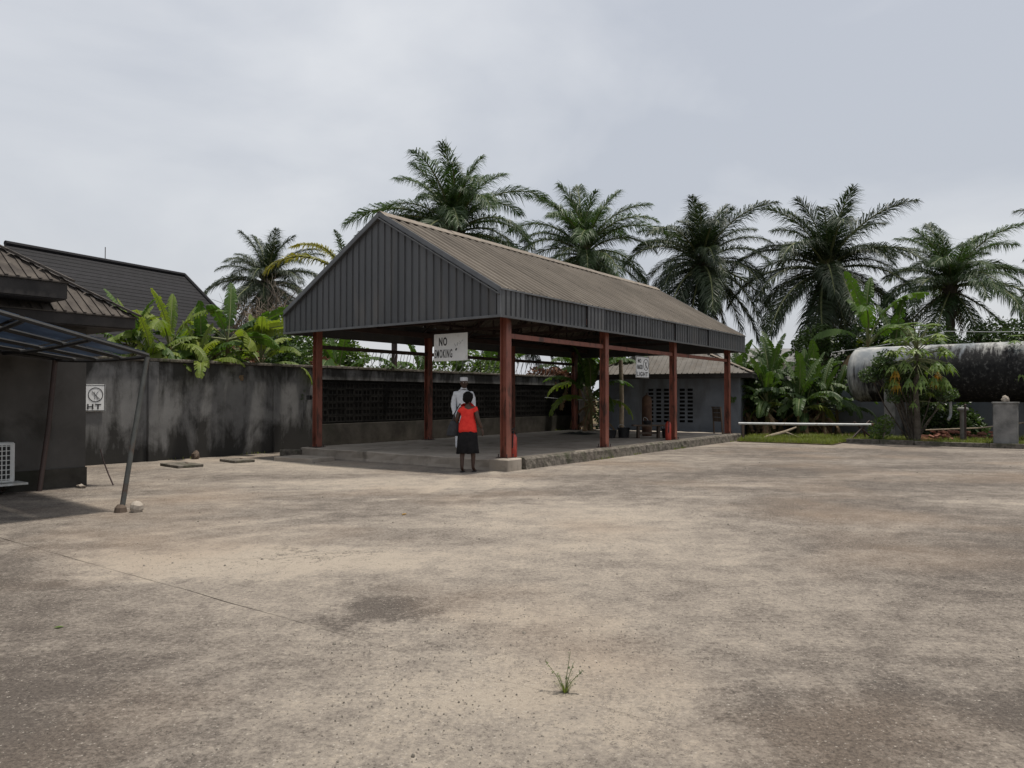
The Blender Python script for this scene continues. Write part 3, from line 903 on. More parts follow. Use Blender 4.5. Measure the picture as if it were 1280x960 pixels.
# ------------------------------------------------------------------ signs
def text_mesh(txt, size, mat, parent, loc, X, Yv, name='lettering', fit=(1, 1), depth=0.003, bold=0.012):
    cu = bpy.data.curves.new('lettering', 'FONT')
    cu.body = txt
    cu.size = size
    cu.extrude = depth
    cu.offset = bold * size * .5
    cu.space_character = 1.2
    cu.align_x = 'CENTER'
    cu.align_y = 'CENTER'
    cu.resolution_u = 3
    tmp = bpy.data.objects.new('tmp_text', cu)
    COL.objects.link(tmp)
    dg = bpy.context.evaluated_depsgraph_get()
    me = bpy.data.meshes.new_from_object(tmp.evaluated_get(dg))
    bpy.data.objects.remove(tmp)
    me.materials.clear()
    X, Yv = Vector(X), Vector(Yv)
    Z = X.cross(Yv)
    xs = [v.co.x for v in me.vertices]; ys = [v.co.y for v in me.vertices]
    cx, cy = (min(xs) + max(xs)) / 2, (min(ys) + max(ys)) / 2
    me.transform(Matrix.Translation((-cx, -cy, 0)))
    mtx = Matrix((X * (fit[0] / (max(xs) - min(xs))), Yv * (fit[1] / (max(ys) - min(ys))), Z)).transposed().to_4x4()
    mtx.translation = Vector(loc)
    me.transform(mtx)
    return link_mesh(name, me, mat, parent)

def ring_mb(c, X, Yv, r, w, d, n=28, sy=1.0):
    c, X, Yv = Vector(c), Vector(X), Vector(Yv); Z = X.cross(Yv)
    rings = []
    for k in range(n):
        a = 2 * math.pi * k / n
        dr = X * math.cos(a) + Yv * math.sin(a) * sy
        rings.append([c + dr * (r + w / 2) + Z * d, c + dr * (r - w / 2) + Z * d, c + dr * (r - w / 2) - Z * d, c + dr * (r + w / 2) - Z * d])
    rings.append(rings[0])
    return MB().loft(rings, cap=False)

# NO SMOKING, hung across the gable opening
s1 = thing('no_smoking_sign', 'white NO SMOKING board hanging under the gable beside the corner post', 'sign', Y(0.1, 1.5, 2.32), YROT)
MB().box((0, 0, 0.305), (0.012, 0.98, 0.61), None, 0.003).build('board', 'white_board', s1)
text_mesh('NO', 0.3, 'black_ink', s1, (-0.009, 0.215, 0.435), (0, -1, 0), (0, 0, 1), fit=(.24, .19), bold=.045)
text_mesh('SMOKING', 0.235, 'black_ink', s1, (-0.009, 0.205, 0.165), (0, -1, 0), (0, 0, 1), fit=(.52, .19), bold=.02)
em = MB()
for (a, b, w) in (((-.12, .38), (-.16, .32), .012), ((-.2, .33), (-.21, .4), .012), ((-.27, .43), (-.31, .37), .014), ((-.33, .42), (-.36, .45), .012), ((-.24, .38), (-.28, .36), .01)):
    em.bar((-.008, a[0], a[1]), (-.008, b[0], b[1]), 0.004, w, (1, 0, 0))
em.build('faded_emblem', 'faded_ink', s1)
em = MB(); em.box((-.0085, -.17, .25), (.005, .035, .055), Matrix.Rotation(.5, 3, 'X')); em.build('emblem_mark', 'black_ink', s1)
for a in (-.4, .4):
    MB().tube([(0, a, .6), (0, a, 1.13)], .006, 5).build('hanger', 'dark_steel', s1)

def naked_light_sign(root, with_hangers):
    """0.82 x 0.6 board in the local x/z plane facing -y"""
    MB().box((0, 0, 0.3), (0.82, 0.012, 0.6), None, 0.003).build('board', 'white_board', root)
    fr = MB()
    for (c, s) in (((0, -.0075, .585), (.8, .004, .014)), ((0, -.0075, .015), (.8, .004, .014)), ((-.395, -.0075, .3), (.014, .004, .6)), ((.395, -.0075, .3), (.014, .004, .6))):
        fr.box(c, s)
    fr.build('border', 'black_ink', root)
    text_mesh('NO', 0.17, 'black_ink', root, (-0.2, -.009, .47), (1, 0, 0), (0, 0, 1), fit=(.2, .115), bold=.045)
    text_mesh('NAKED', 0.17, 'black_ink', root, (-0.17, -.009, .3), (1, 0, 0), (0, 0, 1), fit=(.32, .12), bold=.035)
    text_mesh('LIGHT', 0.19, 'black_ink', root, (-0.02, -.009, .105), (1, 0, 0), (0, 0, 1), fit=(.68, .12), bold=.045)
    ring_mb((.2, -.008, .37), (1, 0, 0), (0, 0, 1), .155, .016, .003).build('emblem_ring', 'black_ink', root)
    e = MB()
    for (a, b, w) in (((.12, .45), (.29, .27), .014), ((.18, .27), (.18, .44), .012), ((.18, .34), (.26, .45), .014), ((.2, .36), (.25, .27), .014)):
        e.bar((a[0], -.0085, a[1]), (b[0], -.0085, b[1]), .004, w, (0, 1, 0))
    e.build('emblem_mark', 'black_ink', root)
    if with_hangers:
        for a in (-.3, .3):
            MB().tube([(a, 0, .59), (a, 0, .75)], .006, 5).build('hanger', 'dark_steel', root)
s2 = thing('naked_light_sign', 'small white NO NAKED LIGHT board hanging from the red side rail', 'sign', Y(6.54, 0, 2.06), YROT)
naked_light_sign(s2, True)
s3 = thing('naked_light_sign', 'white warning board on the stained perimeter wall, half hidden by the office', 'sign', Y(-4.70, 7.965, 1.2), YROT)
naked_light_sign(s3, False)

# ------------------------------------------------------------------ perimeter wall on the left
WU = 8.0
WT0, WTB, WT1 = -16.0, 1.72, 16.4
pw = thing('perimeter_wall', 'tall stained grey perimeter wall with coping running behind the shelter', 'wall', Y(0, WU), YROT)
wz = 2.36
def wall_panel(t0, t1):
    nt, nz = max(2, int((t1 - t0) / .35)), 7
    vs, fs = [], []
    for i in range(nt + 1):
        for j in range(nz + 1):
            t = t0 + (t1 - t0) * i / nt; z = -0.05 + (wz + .05) * j / nz
            vs.append((t, noise.noise(Vector((t * .8, z, 3))) * .008, z))
    for i in range(nt):
        for j in range(nz):
            a = i * (nz + 1) + j
            fs.append((a, a + nz + 1, a + nz + 2, a + 1))
    mb = MB().add(vs, fs)
    mb.box(((t0 + t1) / 2, .12, wz / 2 - .025), (t1 - t0, .2, wz + .049))
    return mb
pil_t = [-15.5, -11.4, -7.3, -3.2, 0.28]
edges = [WT0] + pil_t + [WTB]
for i in range(len(edges) - 1):
    wall_panel(edges[i] + .002, edges[i + 1] - .002).build('wall_panel', 'perimeter', pw)
for tt in pil_t:
    MB().box((tt, -.035, wz / 2 - .02), (.24, .1, wz + .038), None, .01).build('pilaster', 'perimeter', pw)
# raw hollow-block stretch behind the shelter: near-black blocks, dark grey foot course
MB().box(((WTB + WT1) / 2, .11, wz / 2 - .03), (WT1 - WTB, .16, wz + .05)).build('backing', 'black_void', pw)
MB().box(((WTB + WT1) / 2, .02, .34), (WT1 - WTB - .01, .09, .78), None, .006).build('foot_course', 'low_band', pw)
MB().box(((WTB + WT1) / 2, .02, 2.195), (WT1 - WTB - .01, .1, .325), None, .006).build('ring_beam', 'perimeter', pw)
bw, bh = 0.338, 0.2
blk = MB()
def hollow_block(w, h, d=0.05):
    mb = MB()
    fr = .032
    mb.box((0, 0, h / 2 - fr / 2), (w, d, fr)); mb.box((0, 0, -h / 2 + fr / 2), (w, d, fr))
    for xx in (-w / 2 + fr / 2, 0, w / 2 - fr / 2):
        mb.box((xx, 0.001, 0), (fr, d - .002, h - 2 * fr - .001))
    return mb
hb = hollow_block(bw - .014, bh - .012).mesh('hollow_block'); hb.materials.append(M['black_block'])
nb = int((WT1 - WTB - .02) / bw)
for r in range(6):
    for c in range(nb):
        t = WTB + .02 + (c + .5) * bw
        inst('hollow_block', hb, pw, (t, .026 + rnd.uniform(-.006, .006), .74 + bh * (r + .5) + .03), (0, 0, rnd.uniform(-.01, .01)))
# coping stones
cpm = MB().box((0, 0, 0), (1.185, .34, .075), None, .012).mesh('coping'); cpm.materials.append(M['rough_concrete'])
for k in range(int((WT1 - WT0) / 1.2)):
    inst('coping', cpm, pw, (WT0 + .6 + k * 1.2, .1, wz + .045 + rnd.uniform(-.004, .004)), (rnd.uniform(-.01, .01), rnd.uniform(-.004, .004), 0))
# razor wire on top
rw = thing('razor_wire', 'coiled razor wire along the wall top behind the shelter', 'wire', Y(0, WU), YROT)
def coil(t0, t1):
    pts = []
    n = int((t1 - t0) / 0.3)
    for k in range(n * 14):
        a = 2 * math.pi * k / 14
        rr = .25 + .02 * math.sin(k * .37)
        pts.append((t0 + (t1 - t0) * k / (n * 14) + rr * math.cos(a), .1 + .14 * math.cos(a + .6), wz + .08 + .26 + rr * math.sin(a)))
    return MB().tube(pts, .01, 4)
coil(3.6, 9.2).build('coil', 'wire', rw)
coil(9.6, 16.2).build('coil', 'wire', rw)
for tt in (4.3, 6.0, 7.4, 9.4, 11.6, 13.8, 16):
    MB().tube([(tt, .1, wz + .07), (tt, .1, wz + .68)], .012, 5).build('stake', 'dark_steel', rw)
sp = thing('wall_stub_post', 'dark steel stub post standing on the perimeter wall', 'post', Y(4.9, WU + .1, wz + .08), YROT)
MB().box((0, 0, .42), (.14, .14, .84), None, .008).build('post', 'dark_steel', sp)
MB().box((0, 0, .86), (.2, .2, .03)).build('cap_plate', 'dark_steel', sp)

# ------------------------------------------------------------------ office building on the left with its canopy
of = yard_thing('office_building', 'dim grey office building with layered brown roofs at the left edge', 'building', -6.41, 4.08)
# walls as two rendered faces with thickness
MB().box((-4.2, 1.75, 1.36), (8.4, 3.5, 2.75), None, .01).build('wall', 'office_wall', of)
MB().box((-4.2, -.015, .16), (8.42, .03, .32)).build('plinth', 'low_band', of)
def hip_roof(parent, x1, y0, y1, z, rise_per, over_fascia, x0=-9.5, name='roof'):
    """eave corner at (x1,y0), runs to x0; ridge half-way; hip at x1"""
    hw = (y1 - y0) / 2; zr = z + hw * rise_per
    ym = (y0 + y1) / 2
    mb = MB()
    A, B, C_, D = (x1, y0, z), (x0, y0, z), (x0, ym, zr), (x1 - hw, ym, zr)
    E_, F_ = (x1, y1, z), (x0, y1, z)
    th = Vector((0, 0, -.02))
    vs = [Vector(p) for p in (A, B, C_, D, E_, F_)]
    vs += [p + th for p in vs]
    fs = [(0, 3, 2, 1), (4, 3, 0), (4, 5, 2, 3), (6, 7, 8, 9), (10, 6, 9), (10, 9, 8, 11), (0, 1, 7, 6), (0, 6, 10, 4), (4, 10, 11, 5)]
    mb.add(vs, fs)
    rf = mb.build(name, 'old_roof', parent)
    # standing ribs of the sheeting on both visible faces
    rb = MB()
    k = 0.12
    while k < (x1 - x0) - .1:
        run = min(k, hw)
        p0 = Vector((x1 - k, y0 - .01, z + .012)); p1 = Vector((x1 - k, y0 + run - .03, z + run * rise_per - .02 * rise_per + .012))
        if run > .08: rb.bar(p0, p1, .05, .009)
        k += .15
    k = 0.12
    while k < 2 * hw - .1:
        run = min(k, 2 * hw - k)
        p0 = Vector((x1 + .01, y0 + k, z + .012)); p1 = Vector((x1 - run + .03, y0 + k, z + run * rise_per - .02 * rise_per + .012))
        if run > .08: rb.bar(p0, p1, .05, .009)
        k += .15
    rb.build('rib', 'old_roof', rf)
    # hip flashing in overlapping lengths
    n = 7
    P, Q = Vector((x1 + .02, y0 - .02, z + .03)), Vector((x1 - hw, ym, zr + .03))
    for i in range(n):
        MB().bar(P.lerp(Q, i / n), P.lerp(Q, (i + .93) / n), .2, .035).build('hip_flashing', 'old_roof', rf)
    fa = MB()
    fa.box(((x0 + x1) / 2, y0 + .04, z - .022 - over_fascia / 2), (x1 - x0 - .06, .025, over_fascia))
    fa.box((x1 - .04, ym, z - .022 - over_fascia / 2), (.025, y1 - y0 - .1, over_fascia))
    fa.box(((x0 + x1) / 2, ym, z - .03 - over_fascia), (x1 - x0 - .09, y1 - y0 - .13, .02))
    fa.build('fascia', 'fascia_dark', rf)
    return rf
hip_roof(of, 0.58, -0.58, 3.75, 2.89, 0.7, 0.17, name='roof')
hip_roof(of, -0.71, -1.03, 3.4, 3.3, 0.7, 0.24, name='upper_roof')

ac = yard_thing('air_conditioner', 'white outdoor air-conditioner unit on the office wall at the frame edge', 'air conditioner', -8.0, 4.07)
MB().box((0, -.2, .5), (.8, .28, .62), None, .02).build('casing', 'ac_white', ac)
g = MB()
for k in range(8):
    g.box((-.02, -.352, .245 + k * .073), (.7, .012, .012))
for k in range(13):
    g.box((-.37 + k * .0585, -.3505, .5), (.012, .012, .54))
g.build('grille', 'ac_white', ac)
MB().box((-.02, -.341, .5), (.7, .006, .54)).build('grille_shade_plate', 'black_rubber', ac)  # flat black plate on the casing, painting the shade behind the grille
# side grille seen from the yard
g = MB()
for k in range(7):
    g.box((.406, -.2, .27 + k * .075), (.012, .22, .02))
g.build('side_louvre', 'black_rubber', ac)
MB().box((.05, -.22, .165), (1.0, .42, .03)).build('shelf', 'ac_white', ac)
for a in (-.3, .3):
    MB().bar((a, -.02, .0), (a, -.38, .15), .03, .03).build('bracket', 'pole_steel', ac)

cn = thing('lean_to_canopy', 'sagging blue sheeted lean-to canopy on leaning steel poles', 'canopy', P0, YROT)
def can_pt(s, v):
    """s metres back along -t from the outer end, v 0..1 from outer edge to office wall"""
    t = -7.2 - s; u = 0.52 + v * 3.45
    z = (2.07 + .24 * s) * (1 - v) + (2.14 + .1 * s) * v - .03 * math.sin(math.pi * v)
    return Vector((t + .25 * v, u, z))
sp1 = MB().tube([(-7.49, .61, 0), (-7.36, .565, 1.0), (-7.21, .525, 2.05)], [.034, .032, .032], 10)
sp1.build('pole', 'pole_steel', cn, True)
MB().tube([(-7.2, 3.88, 0), (-7.07, 3.9, 1.0), (-6.97, 3.92, 2.12)], .04, 10).build('pole', 'dark_steel', cn, True)
MB().tube([(-11.9, .61, 0), (-11.8, .565, 1.0), (-11.7, .525, 3.1)], .04, 10).build('pole', 'pole_steel', cn, True)
for v in (0, .25, .5, .75, 1.0):
    for s0 in range(0, 5):
        pass
    MB().tube([can_pt(s, v) for s in (0, 1, 2, 3, 4, 5, 6, 7, 8)], .03, 6).build('frame_bar', 'black_rubber', cn)
for s in (0, .75, 1.5, 2.25, 3.0, 3.75, 4.5, 5.25, 6, 6.75, 7.5):
    MB().tube([can_pt(s, v / 10) + Vector((0, 0, -.02)) for v in range(11)], .028, 6).build('frame_bar', 'black_rubber', cn)
for i in range(10):
    for j in range(4):
        mb = MB()
        s0, s1_, v0, v1 = i * .75 + .03, i * .75 + .72, j * .25 + .008, j * .25 + .242
        q = [can_pt(s0, v0), can_pt(s1_, v0), can_pt(s1_, v1), can_pt(s0, v1)]
        up = Vector((0, 0, .036 + .006 * rnd.random()))
        mb.add([p + up for p in q] + [p + up + Vector((0, 0, .005)) for p in q], [(0, 1, 2, 3), (4, 7, 6, 5), (0, 4, 5, 1), (1, 5, 6, 2), (2, 6, 7, 3), (3, 7, 4, 0)])
        mb.build('sheet', 'canopy_sheet', cn)
def rock(name, label, t, u, r, mat, cat='stone', seed=0, z=0):
    mb = MB(); mb.ball((0, 0, 0), r, 9, 6)
    for p in mb.v:
        p += Vector((noise.noise(p * 9 + Vector((seed, 0, 0))), noise.noise(p * 9 + Vector((0, seed, 3))), noise.noise(p * 9 + Vector((3, 0, seed))))) * max(r) * .45
    o = mb.build(name, mat)
    o.location = Y(t, u, z + r[2] * .6); o.rotation_euler = (0, 0, seed)
    return tag(o, label, cat)
rock('stone', 'pale stone beside the foot of the canopy pole', -7.36, .47, (.085, .08, .08), 'slab', seed=2)
pf = yard_thing('pole_footing', 'brown footing lump round the base of the canopy pole', 'footing', -7.5, .61)
MB().tube([(0, 0, -.02), (0, 0, .06), (0, 0, .1)], [.085, .07, .04], 9).build('lump', 'wood', pf)
# bent stick by the office corner
bs = yard_thing('bent_stick', 'bent dark stick leaning at the office corner', 'stick', -6.2, 3.85)
MB().tube([(.1, -.1, 0), (.05, -.02, .2), (.0, .05, .42), (-.02, .12, .62)], [.014, .013, .012, .01], 6).build('stick', 'dark_steel', bs)
rock('stone', 'brown stone at the foot of the stained wall', -2.25, 7.72, (.12, .1, .12), 'wood', seed=5)
rock('stone', 'small pale stones at the foot of the office corner', -6.6, 3.8, (.12, .06, .05), 'slab', seed=9)
# drain covers
for (t, u, w, d, lab) in ((-3.5, 6.15, .55, .95, 'thin concrete drain cover lying nearest the office'), (-2.1, 6.2, .5, .75, 'thicker concrete drain cover lying nearer the shelter')):
    dc = yard_thing('drain_cover', lab, 'drain cover', t, u, 0, -.12, 'drain covers by the wall')
    MB().box((0, 0, .03), (w, d, .06), None, .008).build('cover', 'rough_concrete', dc)
    MB().box((w * .2, 0, .066), (.02, .12, .012)).build('lifting_bar', 'rust', dc)

# ------------------------------------------------------------------ things on the shelter floor
def extinguisher(t, u, label, s=1.0):
    e = yard_thing('fire_extinguisher', label, 'extinguisher', t, u, SL_Z + .004)
    mb = MB(); mb.tube([(0, 0, 0), (0, 0, .015), (0, 0, .42 * s), (0, 0, .47 * s), (0, 0, .5 * s)], [.085, .09, .09, .065, .03], 14)
    mb.build('cylinder', 'fire_red', e, True)
    v = MB().tube([(0, 0, .5 * s), (0, 0, .56 * s)], .022, 8); v.box((.03, 0, .58 * s), (.12, .025, .018)); v.box((.03, 0, .61 * s), (.12, .025, .014), Matrix.Rotation(-.25, 3, 'Y'))
    v.build('valve', 'black_rubber', e)
    MB().tube([(0, -.02, .53 * s), (-.07, -.06, .5 * s), (-.1, -.07, .38 * s), (-.1, -.06, .2 * s)], .012, 6).build('hose', 'black_rubber', e, True)
    return e
extinguisher(.42, .02, 'red fire extinguisher standing against the near corner post')
extinguisher(8.28, .02, 'red fire extinguisher standing against the third side post', 1.12)
# rusty gas cylinder
gc = yard_thing('gas_cylinder', 'tall rusty brown gas cylinder standing by the louvred wall', 'gas cylinder', 10.2, 1.65, SL_Z)
MB().tube([(0, 0, 0), (0, 0, .03), (0, 0, 1.18), (0, 0, 1.28), (0, 0, 1.33), (0, 0, 1.36)], [.15, .165, .165, .14, .08, .04], 16).build('body', 'rust', gc, True)
MB().tube([(0, 0, 1.35), (0, 0, 1.43)], .03, 8).build('valve', 'dark_steel', gc)
bn = yard_thing('wooden_bench', 'low wooden bench on the shelter floor in front of the gas cylinder', 'bench', 8.95, 1.0, SL_Z, -.9)
MB().box((0, 0, .4), (1.0, .32, .05), None, .006).build('seat', 'wood', bn)
for a in (-.32, .32):
    MB().box((a, 0, .187), (.06, .26, .374)).build('leg', 'wood', bn)
MB().box((0, 0, .16), (.57, .04, .06)).build('stretcher', 'wood', bn)
def bucket(t, u, label, r=.17, h=.3, z=SL_Z):
    b = yard_thing('bucket', label, 'bucket', t, u, z)
    n = 14
    rings = []
    for (rr, zz) in ((r * .8, 0), (r, h), (r + .015, h), (r + .015, h - .02), (r - .012, h - .005), (r * .76, .02)):
        rings.append([(rr * math.cos(2 * math.pi * k / n), rr * math.sin(2 * math.pi * k / n), zz) for k in range(n)])
    MB().loft(rings).build('shell', 'black_rubber', b, True)
    MB().tube([((r + .01) * math.cos(a), (r + .01) * math.sin(a) * .3 + .05, h + .1 * math.sin(a)) for a in [math.pi * q / 8 for q in range(9)]], .006, 5).build('handle', 'galv', b)
bucket(9.35, .55, 'black bucket on the floor at the right end of the bench')
bucket(9.0, 1.05, 'black bowl standing on top of the wooden bench', .14, .12, SL_Z + .43)
bucket(8.75, 1.75, 'black bucket among the dark pots left of the bench', .2, .32)
bucket(8.4, 2.1, 'leftmost wide black basin on the floor by the wooden pole', .26, .24)
# wooden notice frame at the end of the floor
nf = yard_thing('board_stand', 'weathered wooden board stand behind the last side post', 'board stand', 13.05, .28, SL_Z, math.pi / 2 - .75)
for a in (-.33, .33):
    MB().bar((a, 0, 0), (a * .9, .06, .93), .05, .04, (0, 1, 0)).build('leg', 'wood', nf)
for z in (.5, .66, .82):
    MB().box((0, .03 + (z - .5) * .06, z), (.62, .022, .145)).build('plank', 'wood', nf)
MB().box((0, .075, .935), (.68, .05, .04)).build('top_rail', 'wood', nf)
fl = yard_thing('flood_light', 'small black flood light on the left gable post', 'light', .06, 5.98, 1.5)
MB().tube([(0, .08, 0), (0, .24, .01)], .014, 6).build('arm', 'black_rubber', fl)
MB().box((-.02, .3, .01), (.1, .13, .12), None, .015).build('housing', 'black_rubber', fl)
# dark crumpled tarpaulin
tp = yard_thing('tarpaulin', 'small dark crumpled tarpaulin lying on the back of the shelter floor', 'tarpaulin', 9.9, 4.1, SL_Z + .006)
mb = MB(); vs, fs = [], []
for i in range(13):
    for j in range(13):
        x_, y_ = (i / 12 - .5) * .9, (j / 12 - .5) * 1.1
        e = max(0, 1 - (abs(i - 6) / 6) ** 3) * max(0, 1 - (abs(j - 6) / 6) ** 3)
        vs.append((x_ + .08 * noise.noise(Vector((x_ * 3, y_ * 3, 0))), y_ + .08 * noise.noise(Vector((x_ * 3, y_ * 3, 5))), .005 + e * (.05 + .07 * noise.noise(Vector((x_ * 6, y_ * 6, 2))))))
for i in range(12):
    for j in range(12):
        a = i * 13 + j; fs.append((a, a + 13, a + 14, a + 1))
mb.add(vs, fs).build('sheet', 'black_rubber', tp, 'all')

# wooden pole with a line beyond the shelter
wp = yard_thing('wooden_pole', 'grey wooden pole standing by the banana plants behind the shelter', 'pole', 14.0, 4.6)
MB().tube([(0, 0, 0), (.02, 0, 1.5), (.0, .03, 3.0)], [.1, .09, .08], 9).build('shaft', 'pale_wood', wp, True)
MB().tube([(0, 0, 1.42), (-.6, .9, 1.4), (-1.3, 1.9, 1.45), (-1.75, 2.5, 1.52)], .012, 5).build('line', 'galv', wp)

# ------------------------------------------------------------------ outbuilding behind the shelter
OB = Vector((8.75, 28.35, 0))
ob_rot = math.atan2(1.9, -4.55)    # local x runs from its right corner leftwards along the front
ob = thing('outbuilding', 'blue-grey outbuilding with louvred block wall and tan sheet roof', 'outbuilding', OB, ob_rot)
# local x: left along the front as seen, local -y... front faces +y here (towards the yard)
BL, BD, BH = 5.6, 3.6, 2.42
vx0, vw, vh, ncol, nrow = 1.75, .31, .155, 6, 9
vx1 = vx0 + ncol * vw
vz0 = .5; vz1 = vz0 + nrow * vh
def obw(c, s):
    return MB().box(c, s)
w = MB()
w.box((vx0 / 2, -.075, BH / 2), (vx0, .15, BH))
w.box(((vx1 + BL) / 2, -.075, BH / 2), (BL - vx1, .15, BH))
w.box(((vx0 + vx1) / 2, -.075, vz0 / 2), (vx1 - vx0, .15, vz0))
w.box(((vx0 + vx1) / 2, -.075, (vz1 + BH) / 2), (vx1 - vx0, .15, BH - vz1))
w.box((.075, -.15 - (BD - .15) / 2, BH / 2), (.15, BD - .15, BH))
w.box((BL - .075, -.15 - (BD - .15) / 2, BH / 2), (.15, BD - .15, BH))
w.box((BL / 2, -BD - .075, BH / 2), (BL, .15, BH))
w.build('wall', 'blue_render', ob)
lb = MB()
lb.box((0, 0, vh / 2 - .014), (vw, .13, .03)); lb.box((0, 0, -vh / 2 + .014), (vw, .13, .03))
lb.box((-vw / 2 + .022, 0, 0), (.044, .129, vh - .057)); lb.box((vw / 2 - .022, 0, 0), (.044, .129, vh - .057))
lbm = lb.mesh('louvre_block'); lbm.materials.append(M['blue_render'])
for r in range(nrow):
    for c in range(ncol):
        inst('louvre_block', lbm, ob, (vx0 + (c + .5) * vw, -.07, vz0 + (r + .5) * vh), (0, 0, 0), (.985, 1, .985))
MB().box(((vx0 + vx1) / 2, -.5, (vz0 + vz1) / 2), (vx1 - vx0 + .6, .02, vz1 - vz0 + .6)).build('interior_shade_sheet', 'black_void', ob)  # near-black sheet added behind the louvres to paint the room's shade
# hip roof
ov = .48
rx0, rx1, ry0, ry1 = -ov, BL + ov, -BD - .15 - ov, ov
rz = 2.44; hw = (ry1 - ry0) / 2; rr = .46; zr = rz + hw * rr
vs = [(rx0, ry1, rz), (rx1, ry1, rz), (rx1 - hw, (ry0 + ry1) / 2, zr), (rx0 + hw, (ry0 + ry1) / 2, zr), (rx0, ry0, rz), (rx1, ry0, rz)]
vs += [(a, b, c - .02) for a, b, c in vs]
orf = MB().add(vs, [(0, 1, 2, 3), (0, 3, 4), (1, 5, 2), (4, 3, 2, 5), (6, 9, 8, 7), (6, 10, 9), (7, 8, 11), (10, 11, 8, 9), (0, 6, 7, 1), (0, 4, 10, 6), (1, 7, 11, 5), (4, 5, 11, 10)]).build('roof', 'out_roof', ob)
k = .1
rbm = MB()
while k < rx1 - rx0 - .1:
    run = min(k, hw, rx1 - rx0 - k)
    if run > .1:
        rbm.bar((rx0 + k, ry1, rz + .012), (rx0 + k, ry1 - run + .03, rz + run * rr), .04, .03)
    k += .21
k = .1
while k < 2 * hw - .1:
    run = min(k, 2 * hw - k)
    if run > .1:
        rbm.bar((rx0, ry1 - k, rz + .012), (rx0 + run - .03, ry1 - k, rz + run * rr), .04, .03)
    k += .21
rbm.build('rib', 'out_roof', orf)
for (P, Q) in (((rx0, ry1, rz + .03), (rx0 + hw, (ry0 + ry1) / 2, zr + .03)), ((rx1, ry1, rz + .03), (rx1 - hw, (ry0 + ry1) / 2, zr + .03))):
    P, Q = Vector(P), Vector(Q)
    for i in range(5):
        MB().bar(P.lerp(Q, i / 5), P.lerp(Q, (i + .94) / 5), .16, .03).build('hip_flashing', 'ridge', orf)
fm = MB()
fm.box(((rx0 + rx1) / 2, ry1 - .03, rz - .1), (rx1 - rx0 - .04, .025, .16)); fm.box((rx0 + .03, (ry0 + ry1) / 2, rz - .1), (.025, ry1 - ry0 - .1, .16)); fm.box((rx1 - .03, (ry0 + ry1) / 2, rz - .1), (.025, ry1 - ry0 - .1, .16))
fm.box(((rx0 + rx1) / 2, (ry0 + ry1) / 2, rz - .17), (rx1 - rx0 - .12, ry1 - ry0 - .12, .02))
fm.build('fascia', 'fascia_dark', orf)

# ------------------------------------------------------------------ far house with black tiled roof, behind the left wall
hs = thing('tiled_house', 'far house with long black tiled hip roof behind the wall', 'house', (0, 0, 0))
RA, RB_ = Vector((-16.5, 24.0, 6.5)), Vector((-13.45, 30.3, 6.5))
rdir = (RB_ - RA).normalized(); ndir = Vector((rdir.y, -rdir.x, 0))
def roof_pt(base, a, b, z):
    p = base + rdir * a + ndir * b; p.z = z; return p
ez = 3.3
run_s, run_e = 3.0, 1.1
CA, CB = roof_pt(RA, -run_e, run_s, ez), roof_pt(RB_, run_e, run_s, ez)
CC, CD = roof_pt(RB_, run_e, -run_s, ez), roof_pt(RA, -run_e, -run_s, ez)
hrf = MB().add([RA, RB_, CA, CB, CC, CD], [(0, 2, 3, 1), (1, 3, 4), (1, 4, 5, 0), (0, 5, 2), (2, 5, 4, 3)]).build('roof', 'fascia_dark', hs)
def courses(TL, TR, BR, BL_, n, out):
    for i in range(n):
        k0, k1 = i / n, (i + 1.06) / n
        a, b = TL.lerp(BL_, k0), TR.lerp(BR, k0)
        c, d = TR.lerp(BR, k1), TL.lerp(BL_, k1)
        lo, hi = out * .012, out * .022
        MB().add([a + lo, b + lo, c + hi, d + hi, d + out * .01, c + out * .01], [(0, 1, 2, 3), (3, 2, 5, 4)]).build('tile_course', 'tile', hrf, recalc=False)
courses(RA, RB_, CB, CA, 22, (ndir + Vector((0, 0, 1))).normalized())
courses(RB_, RB_ + Vector((0, 0, 0)), CC, CB, 16, (rdir * 2 + Vector((0, 0, .7))).normalized())
MB().tube([RA + Vector((0, 0, .04)), RB_ + Vector((0, 0, .04))], .09, 8).build('ridge_tile', 'tile', hrf)
MB().tube([RB_ + Vector((0, 0, .04)), CB + Vector((0, 0, .04))], .08, 8).build('hip_tile', 'tile', hrf)
wl_ = MB()
cen = (RA + RB_) / 2
wl_.box((cen.x, cen.y, ez / 2), ((RB_ - RA).length + 1.2, 5.0, ez), Matrix.Rotation(math.atan2(rdir.y, rdir.x), 3, 'Z'))
wl_.build('wall', 'cream_render', hs)
MB().tube([RA.lerp(RB_, .5), RA.lerp(RB_, .5) + Vector((0, 0, .55))], .015, 5).build('aerial', 'dark_steel', hs)

